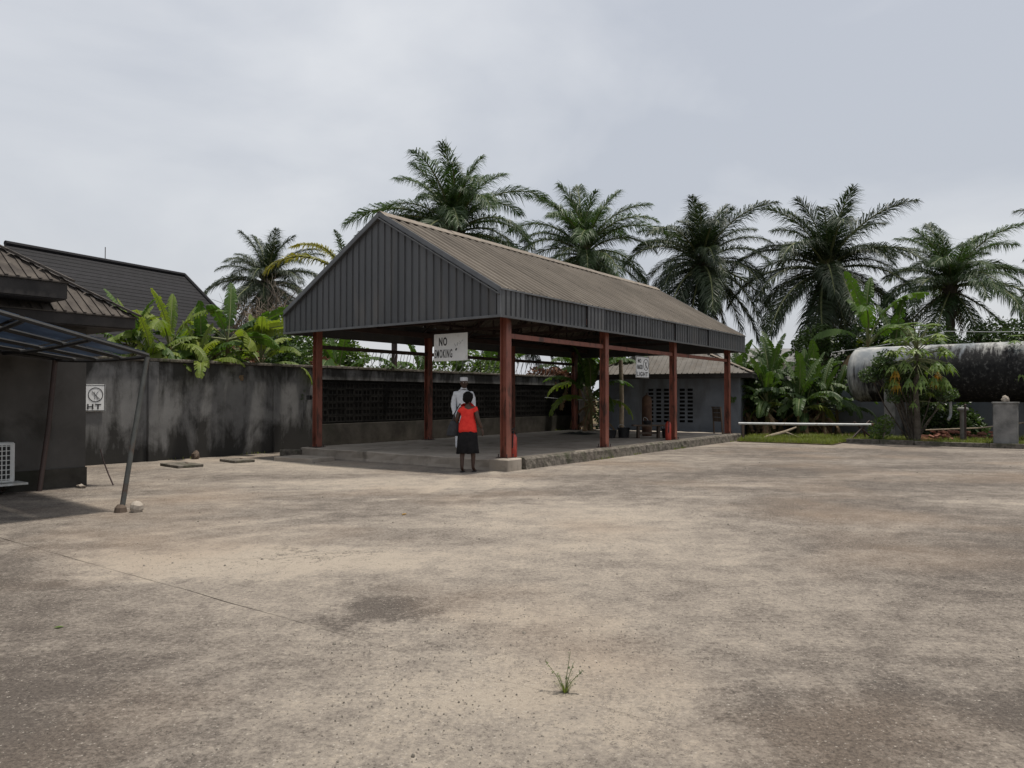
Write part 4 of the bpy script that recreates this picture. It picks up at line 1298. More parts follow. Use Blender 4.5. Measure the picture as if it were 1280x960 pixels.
# ------------------------------------------------------------------ storage tank on the right
TK = Vector((13.3, 28.2, 2.38))
tdir = -D2
trot = math.atan2(tdir.y, tdir.x) - .06
tk = thing('storage_tank', 'huge horizontal storage tank with peeling pale paint and black stains', 'tank', (TK.x, TK.y, 0), trot)
TR_, TL_ = 1.03, 11.0
n = 40
rings = []
for x_ in [0.0, .4, .8, 1.2, 1.6, 2.0, 3, 4, 5, 6, 7, 8, 9, 10, TL_]:
    rings.append([(x_, TR_ * math.cos(2 * math.pi * k / n), TR_ * math.sin(2 * math.pi * k / n)) for k in range(n)])
shell = MB().loft(rings, cap=False).build('shell', 'tank', tk, 'all')
shell.location = (0, 0, TK.z)
for sgn, x_ in ((-1, -.001), (1, TL_ + .001)):
    rings = []
    for j in range(9):
        a = (math.pi / 2) * j / 8 * .985
        rings.append([(x_ + sgn * .42 * math.sin(a), TR_ * .999 * math.cos(a) * math.cos(2 * math.pi * k / n), TR_ * .999 * math.cos(a) * math.sin(2 * math.pi * k / n)) for k in range(n)])
    h = MB().loft(rings, cap=True).build('dished_head', 'tank', tk, 'all')
    h.location = (0, 0, TK.z)
for x_ in (.02, 2.4, 4.8, 7.2, 9.6):
    rings = []
    for (dx, rr_) in ((-.02, TR_ + .002), (-.016, TR_ + .012), (.016, TR_ + .012), (.02, TR_ + .002)):
        rings.append([(x_ + dx, rr_ * math.cos(2 * math.pi * k / n), rr_ * math.sin(2 * math.pi * k / n)) for k in range(n)])
    o = MB().loft(rings, cap=False).build('weld_band', 'tank', tk, 'all'); o.location = (0, 0, TK.z)
for x_ in (1.2, 5.4, 9.6):
    mb = MB()
    ring = [(x_ - .18, -.95), (x_ + .18, -.95)]
    vs, fs = [], []
    pts = [(-.95, 0.0), (-.95, 1.85)] + [(TR_ * math.sin(a) * 1.0, TK.z - TR_ * math.cos(a)) for a in [R(-58 + 116 * q / 10) for q in range(11)]] + [(.95, 1.85), (.95, 0.0)]
    for dx in (-.18, .18):
        for (yy, zz) in pts: vs.append((x_ + dx, yy, zz))
    m_ = len(pts)
    for i in range(m_ - 1): fs.append((i, i + 1, m_ + i + 1, m_ + i))
    fs.append((m_ - 1, 0, m_, 2 * m_ - 1))
    for i in range(1, m_ // 2):
        fs.append((i - 1, i, m_ - 1 - i, m_ - i)); fs.append((m_ + i - 1, m_ + i, 2 * m_ - 1 - i, 2 * m_ - i))
    mb.add(vs, fs).build('saddle', 'grey_concrete', tk)
MB().tube([(1.9, 0, TK.z + TR_ - .02), (1.9, 0, TK.z + TR_ + .14)], .22, 14).build('manhole', 'tank', tk)
MB().tube([(3.0, -.2, TK.z - TR_ + .02), (3.0, -.2, .9), (3.0, -.6, .75)], .05, 8).build('drain_pipe', 'galv', tk)

# concrete pillar in front of it
cp = yard_thing('concrete_pillar', 'square grey concrete pillar with a stone on top near the right edge', 'pillar', 14.55, -8.1)
MB().box((0, 0, .66), (.6, .62, 1.34), None, .015).build('shaft', 'grey_concrete', cp)
MB().box((0, 0, 1.35), (.66, .68, .05), None, .008).build('cap', 'grey_concrete', cp)
rk = MB(); rk.ball((0, 0, 0), (.13, .1, .11), 8, 6)
for p in rk.v: p += Vector((noise.noise(p * 12), noise.noise(p * 12 + Vector((4, 0, 0))), noise.noise(p * 12 + Vector((0, 4, 0))))) * .05
o = rk.build('stone', 'slab'); o.location = Y(14.5, -8.1, 1.45); tag(o, 'pale rough stone lying on top of the concrete pillar', 'stone')
# vent post
vp = yard_thing('vent_post', 'short capped concrete post standing under the tank', 'post', 15.6, -6.9)
MB().tube([(0, 0, 0), (0, 0, 1.05), (0, 0, 1.1)], [.09, .09, .13], 12).build('shaft', 'grey_concrete', vp, True)
MB().tube([(0, 0, 1.1), (0, 0, 1.16), (0, 0, 1.2)], [.17, .17, .1], 12).build('cap', 'grey_concrete', vp)
ip = yard_thing('iron_post', 'thin black iron post beside the short capped post', 'post', 15.2, -7.0)
MB().tube([(0, 0, 0), (0, 0, 1.25)], .03, 8).build('shaft', 'dark_steel', ip)
MB().ball((0, 0, 1.27), .04, 8, 5).build('knob', 'dark_steel', ip)

# white barrier pipe resting on a crossed stand
bp = thing('barrier_pipe', 'long pale galvanised pipe lying level across the verge', 'pipe', (0, 0, 0))
MB().tube([(7.95, 26.0, .6), (10.0, 25.6, .59), (12.25, 25.15, .585)], .045, 10).build('pipe', 'galv', bp, True)
MB().tube([(12.2, 25.16, .585), (12.32, 25.135, .585)], .06, 10).build('end_collar', 'rust', bp)
xs = thing('crossed_stand', 'crossed dark poles propping the right end of the pipe', 'stand', (11.9, 25.2, 0))
MB().tube([(-.5, -.1, 0), (.0, .0, .46), (.3, .06, .72)], .035, 7).build('leg', 'dark_steel', xs)
MB().tube([(.55, .1, 0), (.0, .09, .47), (-.22, .08, .68)], .035, 7).build('leg', 'dark_steel', xs)
MB().tube([(.25, .25, 0), (.15, .2, .5)], .03, 7).build('leg', 'dark_steel', xs)
pp = thing('prop_post', 'stubby post holding the left end of the pipe by the outbuilding', 'post', (8.1, 25.97, 0))
MB().tube([(0, 0, 0), (0, 0, .55)], .05, 8).build('shaft', 'wood', pp)
fs_ = thing('fallen_branch', 'pale fallen banana stalk leaning on the grass under the pipe', 'branch', (9.5, 26.6, 0))
MB().tube([(-.6, -.1, .03), (-.2, 0, .14), (.3, .05, .27), (.75, .1, .44)], [.045, .06, .055, .03], 8).build('stalk', 'pale_wood', fs_, True)
MB().tube([(.3, .05, .27), (.5, -.1, .2), (.7, -.25, .1)], [.03, .02, .01], 6).build('side_twig', 'pale_wood', fs_)
# bricks under the tank
bkm = MB().box((0, 0, 0), (.22, .105, .07), None, .006).mesh('brick'); bkm.materials.append(M['brick'])
bp2 = thing('brick_heap', 'low heap of broken red bricks under the tank', 'bricks', (15.3, 25.2, 0))
for k in range(48):
    a = rnd.random(); 
    inst('brick', bkm, bp2, (rnd.uniform(-1.1, 1.1), rnd.uniform(-.4, .4), .06 + rnd.random() * .28), (rnd.uniform(-.4, .4), rnd.uniform(-.4, .4), rnd.uniform(0, 3)))
sh_ = MB()
rings = []
for j in range(6):
    rr_ = 1 - j / 5.0
    rings.append([((.85 * rr_ + .02) * math.cos(2 * math.pi * k / 18) * (1 + .2 * noise.noise(Vector((k, j, 0)))), (.5 * rr_ + .02) * math.sin(2 * math.pi * k / 18), -.04 + .24 * (1 - rr_ ** 1.4) + .03 * noise.noise(Vector((k * .7, j * .7, 2)))) for k in range(18)])
o = sh_.loft(rings).build('soil_heap', 'orange_soil', None, 'all'); o.location = (13.45, 24.35, .03)
tag(o, 'small heap of orange soil right of the papaya trunk', 'soil heap')
fp = thing('fallen_rail', 'thin pale fallen rail crossing the weeds behind the short posts', 'rail', (0, 0, 0))
MB().tube([(13.9, 24.9, .42), (15.5, 24.6, .5), (17.0, 24.2, .72)], .025, 6).build('rail', 'pale_wood', fp)
# back boundary wall behind the tank and the bananas
bwall = thing('back_wall', 'dark blue-grey boundary wall behind the banana plants and tank', 'wall', Y(20.5, 3.0), YROT)
for k in range(9):
    MB().box((0, -2 - k * 4, .95), (.2, 3.985, 1.95), None, .01).build('wall_panel', 'blue_render', bwall)
    MB().box((-.03, -.02 - k * 4, 1.0), (.3, .28, 2.05), None, .01).build('pilaster', 'grey_concrete', bwall)
# overhead line
oc = thing('overhead_cable', 'thin pale blue cable strung across in front of the right palms', 'cable', (0, 0, 0))
pts = [Vector((11.6, 26.8, 3.15)), Vector((12.8, 26.6, 3.3)), Vector((14.2, 26.4, 3.55)), Vector((15.4, 26.2, 3.86)), Vector((17.0, 26.0, 3.82)), Vector((18.6, 25.8, 3.84)), Vector((20.5, 25.6, 3.95))]
MB().tube(pts, .011, 5).build('cable', M['galv'], oc)
# distant pale building
db = thing('distant_building', 'distant pale building with low sheet roof beyond the banana plants', 'building', (25, 66, 0), .1)
MB().box((0, 0, 2.3), (14, 7, 4.6)).build('wall', 'cream_render', db)
MB().add([(-7.6, -4, 4.5), (7.6, -4, 4.5), (7.6, 0, 5.9), (-7.6, 0, 5.9), (-7.6, 4, 4.5), (7.6, 4, 4.5)], [(0, 1, 2, 3), (3, 2, 5, 4), (0, 3, 4), (1, 5, 2), (0, 4, 5, 1)]).build('roof', 'grey_concrete', db)
for k in range(5):
    MB().box((-5.6 + k * 2.8, -3.52, 2.6), (1.2, .06, 1.3)).build('window', 'black_rubber', db)

# ------------------------------------------------------------------ vegetation: palms
def curve_pts(elev, droop, L, n, power=1.25, yaw=0.0):
    """points, tangents of an arching midrib starting at the origin, heading +x"""
    p = Vector((0, 0, 0)); pts = [p.copy()]; tans = []
    for i in range(n):
        s = (i + .5) / n
        e = R(elev) - R(droop) * s ** power
        a = yaw * s
        d = Vector((math.cos(e) * math.cos(a), math.cos(e) * math.sin(a), math.sin(e)))
        tans.append(d); p = p + d * (L / n); pts.append(p.copy())
    tans.append(tans[-1])
    return pts, tans

def frond_mesh(elev, droop, L, seed, nl=125, ll=1.2, wid=0.036, mat='palm_leaf', fluff=1.0):
    r = random.Random(seed)
    n = 22
    pts, tans = curve_pts(elev, droop, L, n, 1.25, r.uniform(-.25, .25))
    mb = MB()
    mb.tube(pts, [.06 * (1 - i / n) ** .8 + .008 for i in range(n + 1)], 4)
    nr = len(mb.f)
    G = Vector((0, 0, -1))
    for side in (-1, 1):
        for k in range(nl):
            s = .13 + .87 * (k + r.random()) / nl
            fi = min(s * n, n - .001); i = int(fi); fr = fi - i
            p = pts[i].lerp(pts[i + 1], fr); T = tans[i]
            S = Vector((-T.y, T.x, 0))
            if S.length < 1e-3: S = Vector((0, 1, 0))
            S.normalize(); N = S.cross(T) * -1
            if N.z < 0: N = -N
            a = R(22 + 40 * s + r.uniform(-12, 12))
            d = (S * side * math.cos(a) + T * math.sin(a) + N * r.uniform(-.35, .55) * fluff).normalized()
            l_ = ll * (0.3 + 0.75 * math.sin(math.pi * (0.12 + 0.8 * s)) ** .8) * r.uniform(.8, 1.15)
            if s > .93: l_ *= .65
            p1 = p + d * l_ * .5
            d2_ = (d + G * r.uniform(.5, 1.6)).normalized()
            p2 = p1 + d2_ * l_ * .5
            W = (T - d * T.dot(d))
            if W.length < 1e-3: W = N.copy()
            W.normalize()
            W = Matrix.Rotation(r.uniform(-.7, .7), 3, d) @ W
            w_ = wid * r.uniform(.8, 1.2)
            mb.add([p - W * w_ * .3, p + W * w_ * .3, p1 + W * w_ * .5, p1 - W * w_ * .5, p2], [(0, 1, 2, 3), (3, 2, 4)])
    me = mb.mesh('frond')
    me.materials.append(M[mat]); me.materials.append(M['rachis'])
    mi = [0] * len(me.polygons)
    for i in range(nr): mi[i] = 1
    me.polygons.foreach_set('material_index', mi)
    return me

RINGS = [(82, 46, 5), (66, 70, 7), (50, 84, 7), (33, 90, 8), (14, 82, 8), (-8, 62, 8), (-32, 42, 7), (-54, 24, 5)]
def frond_set(mat, L=4.9, seed=0, ll=1.12, fl=.45):
    return {i: [frond_mesh(e, d, L * (.82 if i == 0 else 1.0), seed + i * 7 + k, ll=ll, mat=mat, fluff=fl) for k in range(2)] for i, (e, d, c) in enumerate(RINGS)}
FS = frond_set('palm_leaf')
FSD = frond_set('palm_leaf_dark', seed=200)
FDEAD = [frond_mesh(-52, 30, 3.4, 400 + k, 60, .5, .04, 'palm_dead') for k in range(2)]

def palm_trunk(h, r0, seed):
    r = random.Random(seed); mb = MB()
    n = int(h / .22)
    pts, rad = [], []
    bx, by = r.uniform(-.25, .25), r.uniform(-.25, .25)
    for i in range(n + 1):
        s = i / n
        pts.append((bx * math.sin(s * 1.5), by * math.sin(s * 1.5), h * s))
        rad.append(r0 * (1.25 - .35 * s) * (1.08 if i % 2 else .94) + (.1 if s > .88 else 0))
    mb.tube(pts, rad, 10)
    # old leaf bases under the crown
    for k in range(26):
        a = k * 2.4; z = h - .1 - k * .055
        d = Vector((math.cos(a), math.sin(a), .9)).normalized()
        c = Vector((pts[-1][0], pts[-1][1], z)) + Vector((math.cos(a), math.sin(a), 0)) * r0
        mb.tube([c, c + d * .4], [.075, .035], 5)
    return mb, Vector(pts[-1])

def palm(x, y, zc, label, scale=1.0, sets=FS, rot=0.0, seed=0, dead=3, drop=()):
    o = thing('oil_palm', label, 'palm tree', (x, y, -.05), 0, 'oil palms behind the compound')
    r = random.Random(seed + 50)
    mb, top = palm_trunk(zc - .35 * scale, .24 * scale, seed)
    mb.build('trunk', 'bark', o, True)
    o.rotation_euler = (r.uniform(-.03, .03), r.uniform(-.035, .035), 0)
    hd = MB(); hd.ball(top + Vector((0, 0, .1)), (.34 * scale, .34 * scale, .5 * scale), 10, 6)
    hd.build('crown_heart', 'bark', o, True)
    g = 0
    for i, (e, d, c) in enumerate(RINGS):
        if i in drop: continue
        for k in range(c):
            if r.random() < .1: continue
            a = rot + (k + .5 * (i % 2)) * 2 * math.pi / c + r.uniform(-.38, .38)
            me = sets[i][g % 2]; g += 1
            inst('frond', me, o, top + Vector((0, 0, .18 - .05 * i)) * 1.0, (r.uniform(-.12, .12), r.uniform(-.16, .16), a), scale * r.uniform(.74, 1.14))
    for k in range(dead):
        inst('dead_frond', FDEAD[k % 2], o, top + Vector((0, 0, -.3)), (0, 0, r.uniform(0, 6.28)), scale * r.uniform(.7, 1))
    return o
palm(-14.6, 44.0, 8.6, 'distant grey-green oil palm rising above the bare tree at left', .78, FSD, .3, 1)
palm(-2.55, 36.0, 9.9, 'tallest bushy oil palm rising directly behind the shelter ridge', 1.08, FS, .9, 12, 4)
palm(3.8, 40.0, 9.6, 'oil palm behind the middle of the shelter roof, leaning crown', .98, FS, .1, 3, 5)
palm(10.5, 40.0, 9.0, 'oil palm with drooping skirt behind the far end of the shelter roof', .98, FSD, .6, 4, 4)
palm(16.0, 38.0, 8.5, 'biggest dark oil palm with heavy drooping skirt between shelter and tank', 1.04, FSD, 1.2, 5, 5)
palm(21.5, 36.5, 7.3, 'lower open oil palm standing behind the storage tank', .88, FS, .35, 6, 1, drop=(5, 7))
palm(29.6, 37.0, 9.0, 'oil palm cut off by the right edge of the photo', .95, FSD, .5, 7)
palm(-0.6, 45.0, 8.0, 'farther oil palm filling the gap between the two palms above the ridge', .95, FSD, .2, 8)

# young palm with yellowing fronds left of the gable
yp = thing('yellowing_palm', 'young palm with yellow drooping fronds left of the gable', 'palm tree', (-6.95, 31.5, -.05))
tmb, top = palm_trunk(6.6, .16, 21); tmb.build('trunk', 'bark', yp, True)
FY = [frond_mesh(72, 95, 3.0, 500, 60, .5, .045, 'palm_leaf_yellow', .5), frond_mesh(50, 105, 3.0, 501, 60, .55, .045, 'palm_leaf_yellow', .5), frond_mesh(80, 60, 3.0, 502, 60, .5, .045, 'palm_leaf', .5)]
for k, (mi_, a, s) in enumerate(((0, 2.9, 1.1), (1, 3.25, 1.3), (0, 3.9, .9), (2, 1.0, 1.0), (0, 5.2, .9), (1, 2.2, .8), (2, 4.6, .8), (0, 1.6, .75))):
    inst('frond', FY[mi_], yp, top, (0, 0, a), s)

# ------------------------------------------------------------------ vegetation: bananas
def banana_leaf_mesh(elev, droop, L, W, seed, mat, tear=.35, fold=.25):
    r = random.Random(seed); n = 16
    pet = .22
    pts, tans = curve_pts(elev, droop, L * (1 + pet), n, 1.5, r.uniform(-.2, .2))
    mb = MB()
    mb.tube(pts, [.03 * (1 - i / n) + .005 for i in range(n + 1)], 5)
    nr = len(mb.f)
    i0 = int(n * pet)
    nst = 32
    def at(s):
        f = min((pet + (1 - pet) * s) * n, n - .001); i = int(f); return pts[i].lerp(pts[i + 1], f - i), tans[i]
    for side in (-1, 1):
        droopk = r.uniform(.1, .5)
        prev = None
        for k in range(nst):
            s0, s1 = k / nst, (k + 1) / nst
            torn = r.random() < tear or prev is None
            if torn: off = r.uniform(-.12, .25); dk = droopk + r.uniform(-.1, .5) * tear * 2
            quad = []
            for s in (s0, s1):
                p, T = at(s)
                S = Vector((-T.y, T.x, 0)); S = S.normalized() if S.length > 1e-3 else Vector((0, 1, 0))
                N = S.cross(T) * -1
                if N.z < 0: N = -N
                w_ = W * (math.sin(math.pi * min(1, .08 + .9 * s)) ** .55) * .5 + .01
                d = (S * side + T * (.28 + off * .3)).normalized()
                a = p
                pl = .011 * w_ / .27 * (1 if (k + (s == s1)) % 2 else -1)
                b = p + d * w_ * .5 + N * (w_ * fold + pl * .5)
                c = b + d * w_ * .5 + N * (w_ * fold * .1 + pl * .6) + Vector((0, 0, -1)) * w_ * dk
                quad.append((a, b, c))
            if not torn and prev is not None:
                quad[0] = prev
            (a0, b0, c0), (a1, b1, c1) = quad
            if torn and r.random() < .7:
                c0 = c0.lerp(c1, .22); b0 = b0.lerp(b1, .1)
            mb.add([a0, a1, b1, b0, c1, c0], [(0, 1, 2, 3), (3, 2, 4, 5)])
            prev = quad[1]
    me = mb.mesh('leaf')
    me.materials.append(M[mat]); me.materials.append(M['rachis'])
    mi = [0] * len(me.polygons)
    for i in range(nr): mi[i] = 1
    me.polygons.foreach_set('material_index', mi)
    return me
BEL = [(84, 32), (70, 75), (56, 100), (42, 112), (26, 110)]
def bset(mat, seed, tear):
    return [[banana_leaf_mesh(e, d, 2.15, .54, seed + i * 5 + k, mat, tear) for k in range(2)] for i, (e, d) in enumerate(BEL)]
BG = bset('banana_leaf', 700, .6)
BLT = bset('banana_light', 800, .65)
BDK = bset('banana_dark', 850, .6)
BDEAD = [banana_leaf_mesh(-20, 66, 1.5, .34, 900 + k, 'banana_dead', .7, .05) for k in range(3)]

def banana(x, y, h, label, scale=1.0, n=8, rot=0.0, seed=0, sets=BG, dead=3, lean=(0, 0), z=0.0, light=1):
    o = thing('banana_plant', label, 'banana plant', (x, y, z), 0, 'banana plants round the compound')
    r = random.Random(seed + 900)
    lx, ly = lean
    pts = [Vector((lx * (k / 6) ** 2, ly * (k / 6) ** 2, h * k / 6)) for k in range(7)]
    MB().tube(pts, [.13 * scale * (1.1 - .55 * k / 6) for k in range(7)], 9).build('pseudostem', 'banana_stem', o, True)
    top = pts[-1]
    for k in range(n):
        i = min(4, int(5 * k / n))
        a = rot + k * 2.4 + r.uniform(-.25, .25)
        st_ = BLT if (k >= n - light) else sets
        inst('leaf', st_[i][k % 2], o, top - Vector((0, 0, .06 * k * scale * .6)), (r.uniform(-.12, .12), r.uniform(-.12, .12), a), scale * r.uniform(.82, 1.12))
    for k in range(dead):
        inst('dead_leaf', BDEAD[k % 3], o, top - Vector((0, 0, .25 + .15 * k)), (0, 0, r.uniform(0, 6.28)), scale * r.uniform(.7, 1.05))
    return o
# behind the left wall
banana(-9.55, 18.55, 2.6, 'banana plant nearest the office roof, behind the wall', .62, 8, .5, 1, BG, 1)
banana(-8.75, 18.9, 2.85, 'upright banana plant with ragged yellowed leaves behind the wall', .66, 8, 1.7, 2, BLT, 2)
banana(-8.3, 19.7, 2.45, 'low banana plant in the middle of the clump behind the wall', .72, 9, 2.6, 3, BG, 5)
banana(-9.2, 20.3, 2.4, 'banana plant half hidden behind the ragged yellowed one', .7, 9, .6, 33, BLT, 4)
banana(-8.95, 18.35, 2.3, 'short yellow-green banana sucker close behind the wall', .55, 9, 2.0, 34, BLT, 0, light=0)
banana(-8.05, 19.0, 2.2, 'short yellow-green banana sucker left of the hanging leaf', .55, 9, .9, 35, BLT, 0, light=0)
banana(-7.0, 20.6, 2.5, 'yellow-green banana plant right of the hanging leaf', .65, 9, .3, 36, BLT, 4, light=0)
bp_ = banana(-7.65, 19.9, 3.05, 'banana plant with big pale leaf hanging over the wall', .7, 4, 2.1, 4, BG, 4, light=0)
LB = [banana_leaf_mesh(48, 22, 1.75, .5, 950, 'banana_leaf', .55, .2), banana_leaf_mesh(35, 28, 1.75, .48, 951, 'banana_light', .55, .2), banana_leaf_mesh(18, 95, 1.25, .62, 952, 'banana_light', .12, .1), banana_leaf_mesh(12, 62, 1.5, .55, 953, 'banana_leaf', .3, .12), banana_leaf_mesh(40, 40, 1.3, .45, 954, 'banana_light', .5, .12)]
for k, (mi_, rx_, yw_) in enumerate(((0, -.75, 8), (1, -.85, -4), (2, -.75, -32), (3, -.6, -12), (4, .5, 170), (3, .4, 205))):
    inst('leaf', LB[mi_], bp_, (0, 0, 3.05), (rx_, 0, R(yw_)), 1.0)
banana(-5.6, 23.8, 2.2, 'banana plant beside the left gable post, behind the wall', .85, 8, 3.0, 5, BG, 3)
banana(-9.75, 19.0, 2.8, 'banana plant poking up behind the office eave tip', .55, 6, 1.1, 6, BLT, 2)
banana(-3.4, 28.0, 1.9, 'banana plant seen under the shelter roof through the left bay', .85, 8, 1.0, 8, BG, 3)
banana(-0.9, 31.0, 2.0, 'banana plant seen under the roof beside the corner post', .9, 8, 2.0, 9, BG, 2)
# behind the shelter's far bay
banana(3.2, 31.2, 2.3, 'big banana plant filling the bay between the second and far posts', 1.05, 10, .4, 10, BG, 4, light=2)
banana(4.25, 32.5, 2.5, 'banana plant behind the grey wooden pole', 1.0, 9, 2.2, 11, BG, 3)
banana(2.45, 33.0, 2.6, 'banana plant by the end of the black block wall', .9, 8, 4.2, 12, BG, 3)
banana(3.05, 28.9, 1.5, 'ragged banana plant just beyond the far end of the shelter floor', .95, 10, 3.3, 13, BG, 6, light=2)
# clump right of the outbuilding
bspots = [(9.1, 29.6, 1.7, .85, 'banana plant touching the corner of the outbuilding'), (9.95, 28.9, 1.5, .85, 'front banana plant near the left of the clump beside the outbuilding'),
          (10.6, 30.3, 2.0, 1.0, 'tall banana plant at the back left of the clump'), (11.05, 28.5, 1.35, .9, 'bright young banana plant at the front centre of the clump'),
          (11.7, 29.7, 1.9, .95, 'banana plant at the centre back of the clump'), (12.15, 28.9, 1.5, .85, 'banana plant at the right front of the clump beside the tank head'),
          (12.6, 30.6, 2.0, .9, 'banana plant squeezed behind the rounded tank head'), (9.4, 31.0, 2.2, .95, 'banana plant rising behind the outbuilding roof corner')]
bspots += [(10.2, 29.4, 1.1, .8, 'low banana sucker at the left middle of the clump'), (11.45, 29.0, 1.1, .8, 'low banana sucker at the right middle of the clump'), (12.9, 29.4, 1.2, .8, 'low banana sucker under the tank head'),
           (11.2, 31.4, 2.5, .95, 'tallest banana plant rearing up behind the clump'), (9.7, 30.4, 1.5, .85, 'banana plant behind the one touching the outbuilding')]
for k, (x_, y_, h_, s_, lab) in enumerate(bspots):
    banana(x_, y_, h_ * .92, lab, s_ * .84, 11, k * 1.3, 20 + k, BDK, 5, light=2 if k == 3 else 0)
banana(15.9, 33.0, 4.1, 'tall banana plant rising above the left end of the tank', 1.25, 9, .9, 40, BG, 2)
banana(17.4, 33.6, 3.4, 'banana plant behind the tank, right of the tall one', 1.0, 8, 2.1, 41, BG, 2)

# ------------------------------------------------------------------ vegetation: shrubs
def foliage_mesh(clumps, nleaf, size, seed, mat, name='foliage'):
    """leaf-sized folded faces spread through several uneven clumps"""
    r = random.Random(seed); mb = MB()
    tot = sum(c[3] ** 2 for c in clumps)
    for (cx, cy, cz, cr, fl) in clumps:
        m_ = int(nleaf * cr * cr / tot)
        for k in range(m_):
            while True:
                d = Vector((r.uniform(-1, 1), r.uniform(-1, 1), r.uniform(-1, 1)))
                if .05 < d.length < 1: break
            d = d.normalized() * (d.length ** .45)
            p = Vector((cx, cy, cz)) + Vector((d.x * cr, d.y * cr, d.z * cr * fl))
            p += Vector((noise.noise(p * 2.1), noise.noise(p * 2.1 + Vector((9, 0, 0))), noise.noise(p * 2.1 + Vector((0, 9, 0))))) * cr * .35
            a = Vector((r.gauss(0, 1), r.gauss(0, 1), r.gauss(0, .6) - .2)).normalized()
            b = a.orthogonal().normalized(); b = Matrix.Rotation(r.uniform(0, 6.28), 3, a) @ b
            c = a.cross(b)
            L = size * r.uniform(.6, 1.3)
            mb.add([p, p + a * L * .5 + b * L * .28 + c * L * .08, p + a * L, p + a * L * .5 - b * L * .28 + c * L * .08], [(0, 1, 2), (0, 2, 3)])
    me = mb.mesh(name); me.materials.append(M[mat]); return me

def stems_mb(clumps, r0, seed, base=(0, 0, 0)):
    r = random.Random(seed); mb = MB()
    for (cx, cy, cz, cr, fl) in clumps:
        b = Vector(base) + Vector((r.uniform(-.08, .08), r.uniform(-.08, .08), 0)); e = Vector((cx, cy, cz))
        mid = b.lerp(e, .5) + Vector((r.uniform(-.15, .15), r.uniform(-.15, .15), .1))
        mb.tube([b, mid, e], [r0, r0 * .7, r0 * .35], 6)
        for k in range(5):
            d = Vector((r.uniform(-1, 1), r.uniform(-1, 1), r.uniform(-.2, 1))).normalized() * cr * .85
            mb.tube([mid.lerp(e, r.uniform(.3, 1)), e + d], [r0 * .35, r0 * .12], 4)
    return mb

def shrub(name, label, cat, x, y, clumps, nleaf, size, mat, seed, r0=.03, stem='twig', z=0.0, group=None):
    o = thing(name, label, cat, (x, y, z), 0, group)
    stems_mb(clumps, r0, seed).build('stem', stem, o, True)
    inst('foliage', foliage_mesh(clumps, nleaf, size, seed, mat), o)
    return o
# dense undergrowth behind the left wall
r_ = random.Random(33)
for k, (x_, y_, h_, lab) in enumerate([(-11.3, 23.2, 2.6, 'leafy green shrub under the office eave behind the wall'), (-10.0, 22.6, 2.7, 'leafy green shrub left of the ragged bananas behind the wall'), (-8.7, 22.6, 2.8, 'leafy green shrub among the banana stems behind the wall'),
                                       (-7.3, 23.4, 2.7, 'leafy green shrub below the bare tree behind the wall'), (-6.2, 24.2, 2.7, 'leafy green shrub left of the gable behind the wall'), (-4.9, 26.0, 2.7, 'leafy green shrub seen beside the left gable post')]):
    cl = [(r_.uniform(-.5, .5), r_.uniform(-.4, .4), h_ - .5 + r_.uniform(-.5, .2), r_.uniform(.5, .75), .8) for q in range(5)]
    shrub('shrub', lab, 'shrub', x_, y_, cl, 3600, .15, 'bright_shrub' if k % 2 == 0 else 'shrub_leaf', 60 + k, group='shrubs behind the left wall')
for k, (x_, y_, h_, m_, lab) in enumerate([(-7.6, 25.0, 3.9, 'shrub_leaf', 'tall dark shrub behind the pale hanging banana leaf'), (-6.5, 25.6, 4.0, 'shrub_leaf', 'tall dark shrub tucked against the gable edge'), (-5.6, 26.4, 3.4, 'bright_shrub', 'shrub glimpsed between gable and left post'),
                                              (-9.4, 24.4, 3.4, 'shrub_leaf', 'dark shrub in front of the black tiled roof'), (-8.45, 23.6, 3.6, 'shrub_leaf', 'dark shrub under the hip of the black tiled roof'), (-7.9, 26.2, 4.3, 'shrub_leaf', 'highest dark shrub below the distant palm'), (-4.4, 27.6, 3.1, 'shrub_leaf', 'dark shrub glimpsed through the left bay of the shelter'), (-8.0, 22.9, 3.0, 'brown_shrub', 'dry brown leafy shrub among the bananas'), (-9.3, 21.6, 3.1, 'mid_shrub', 'green shrub filling the gap behind the ragged bananas'), (-8.2, 21.2, 3.2, 'mid_shrub', 'green shrub filling the gap behind the middle bananas'), (-7.0, 21.6, 3.3, 'mid_shrub', 'green shrub filling the gap right of the hanging leaf'), (-6.3, 23.0, 2.9, 'brown_shrub', 'dry brown leafy shrub beside the hanging banana leaf')]):
    cl = [(r_.uniform(-.6, .6), r_.uniform(-.4, .4), h_ - .6 - q * .32 + r_.uniform(-.2, .2), r_.uniform(.45, .7), .8) for q in range(5)]
    shrub('shrub', lab, 'shrub', x_, y_, cl, 4200, .14, m_, 160 + k, group='shrubs behind the left wall')
cl = [(-.4, 0, 2.5, .45, .6), (.35, .1, 2.55, .5, .6), (0, .1, 2.2, .6, .6), (.75, 0, 2.4, .4, .6)]
shrub('shrub', 'green shrub over the wall top behind the hanging sign', 'shrub', -1.9, 29.2, [(-.6, 0, 2.7, .6, .7), (.2, 0, 2.9, .7, .7), (.9, .1, 2.6, .6, .7)], 1600, .16, 'bright_shrub', 71, group='shrubs behind the left wall')
shrub('dried_shrub', 'dry red-brown leafy shrub over the end of the black block wall', 'shrub', 1.55, 32.3, cl, 1500, .2, 'brown_shrub', 72)
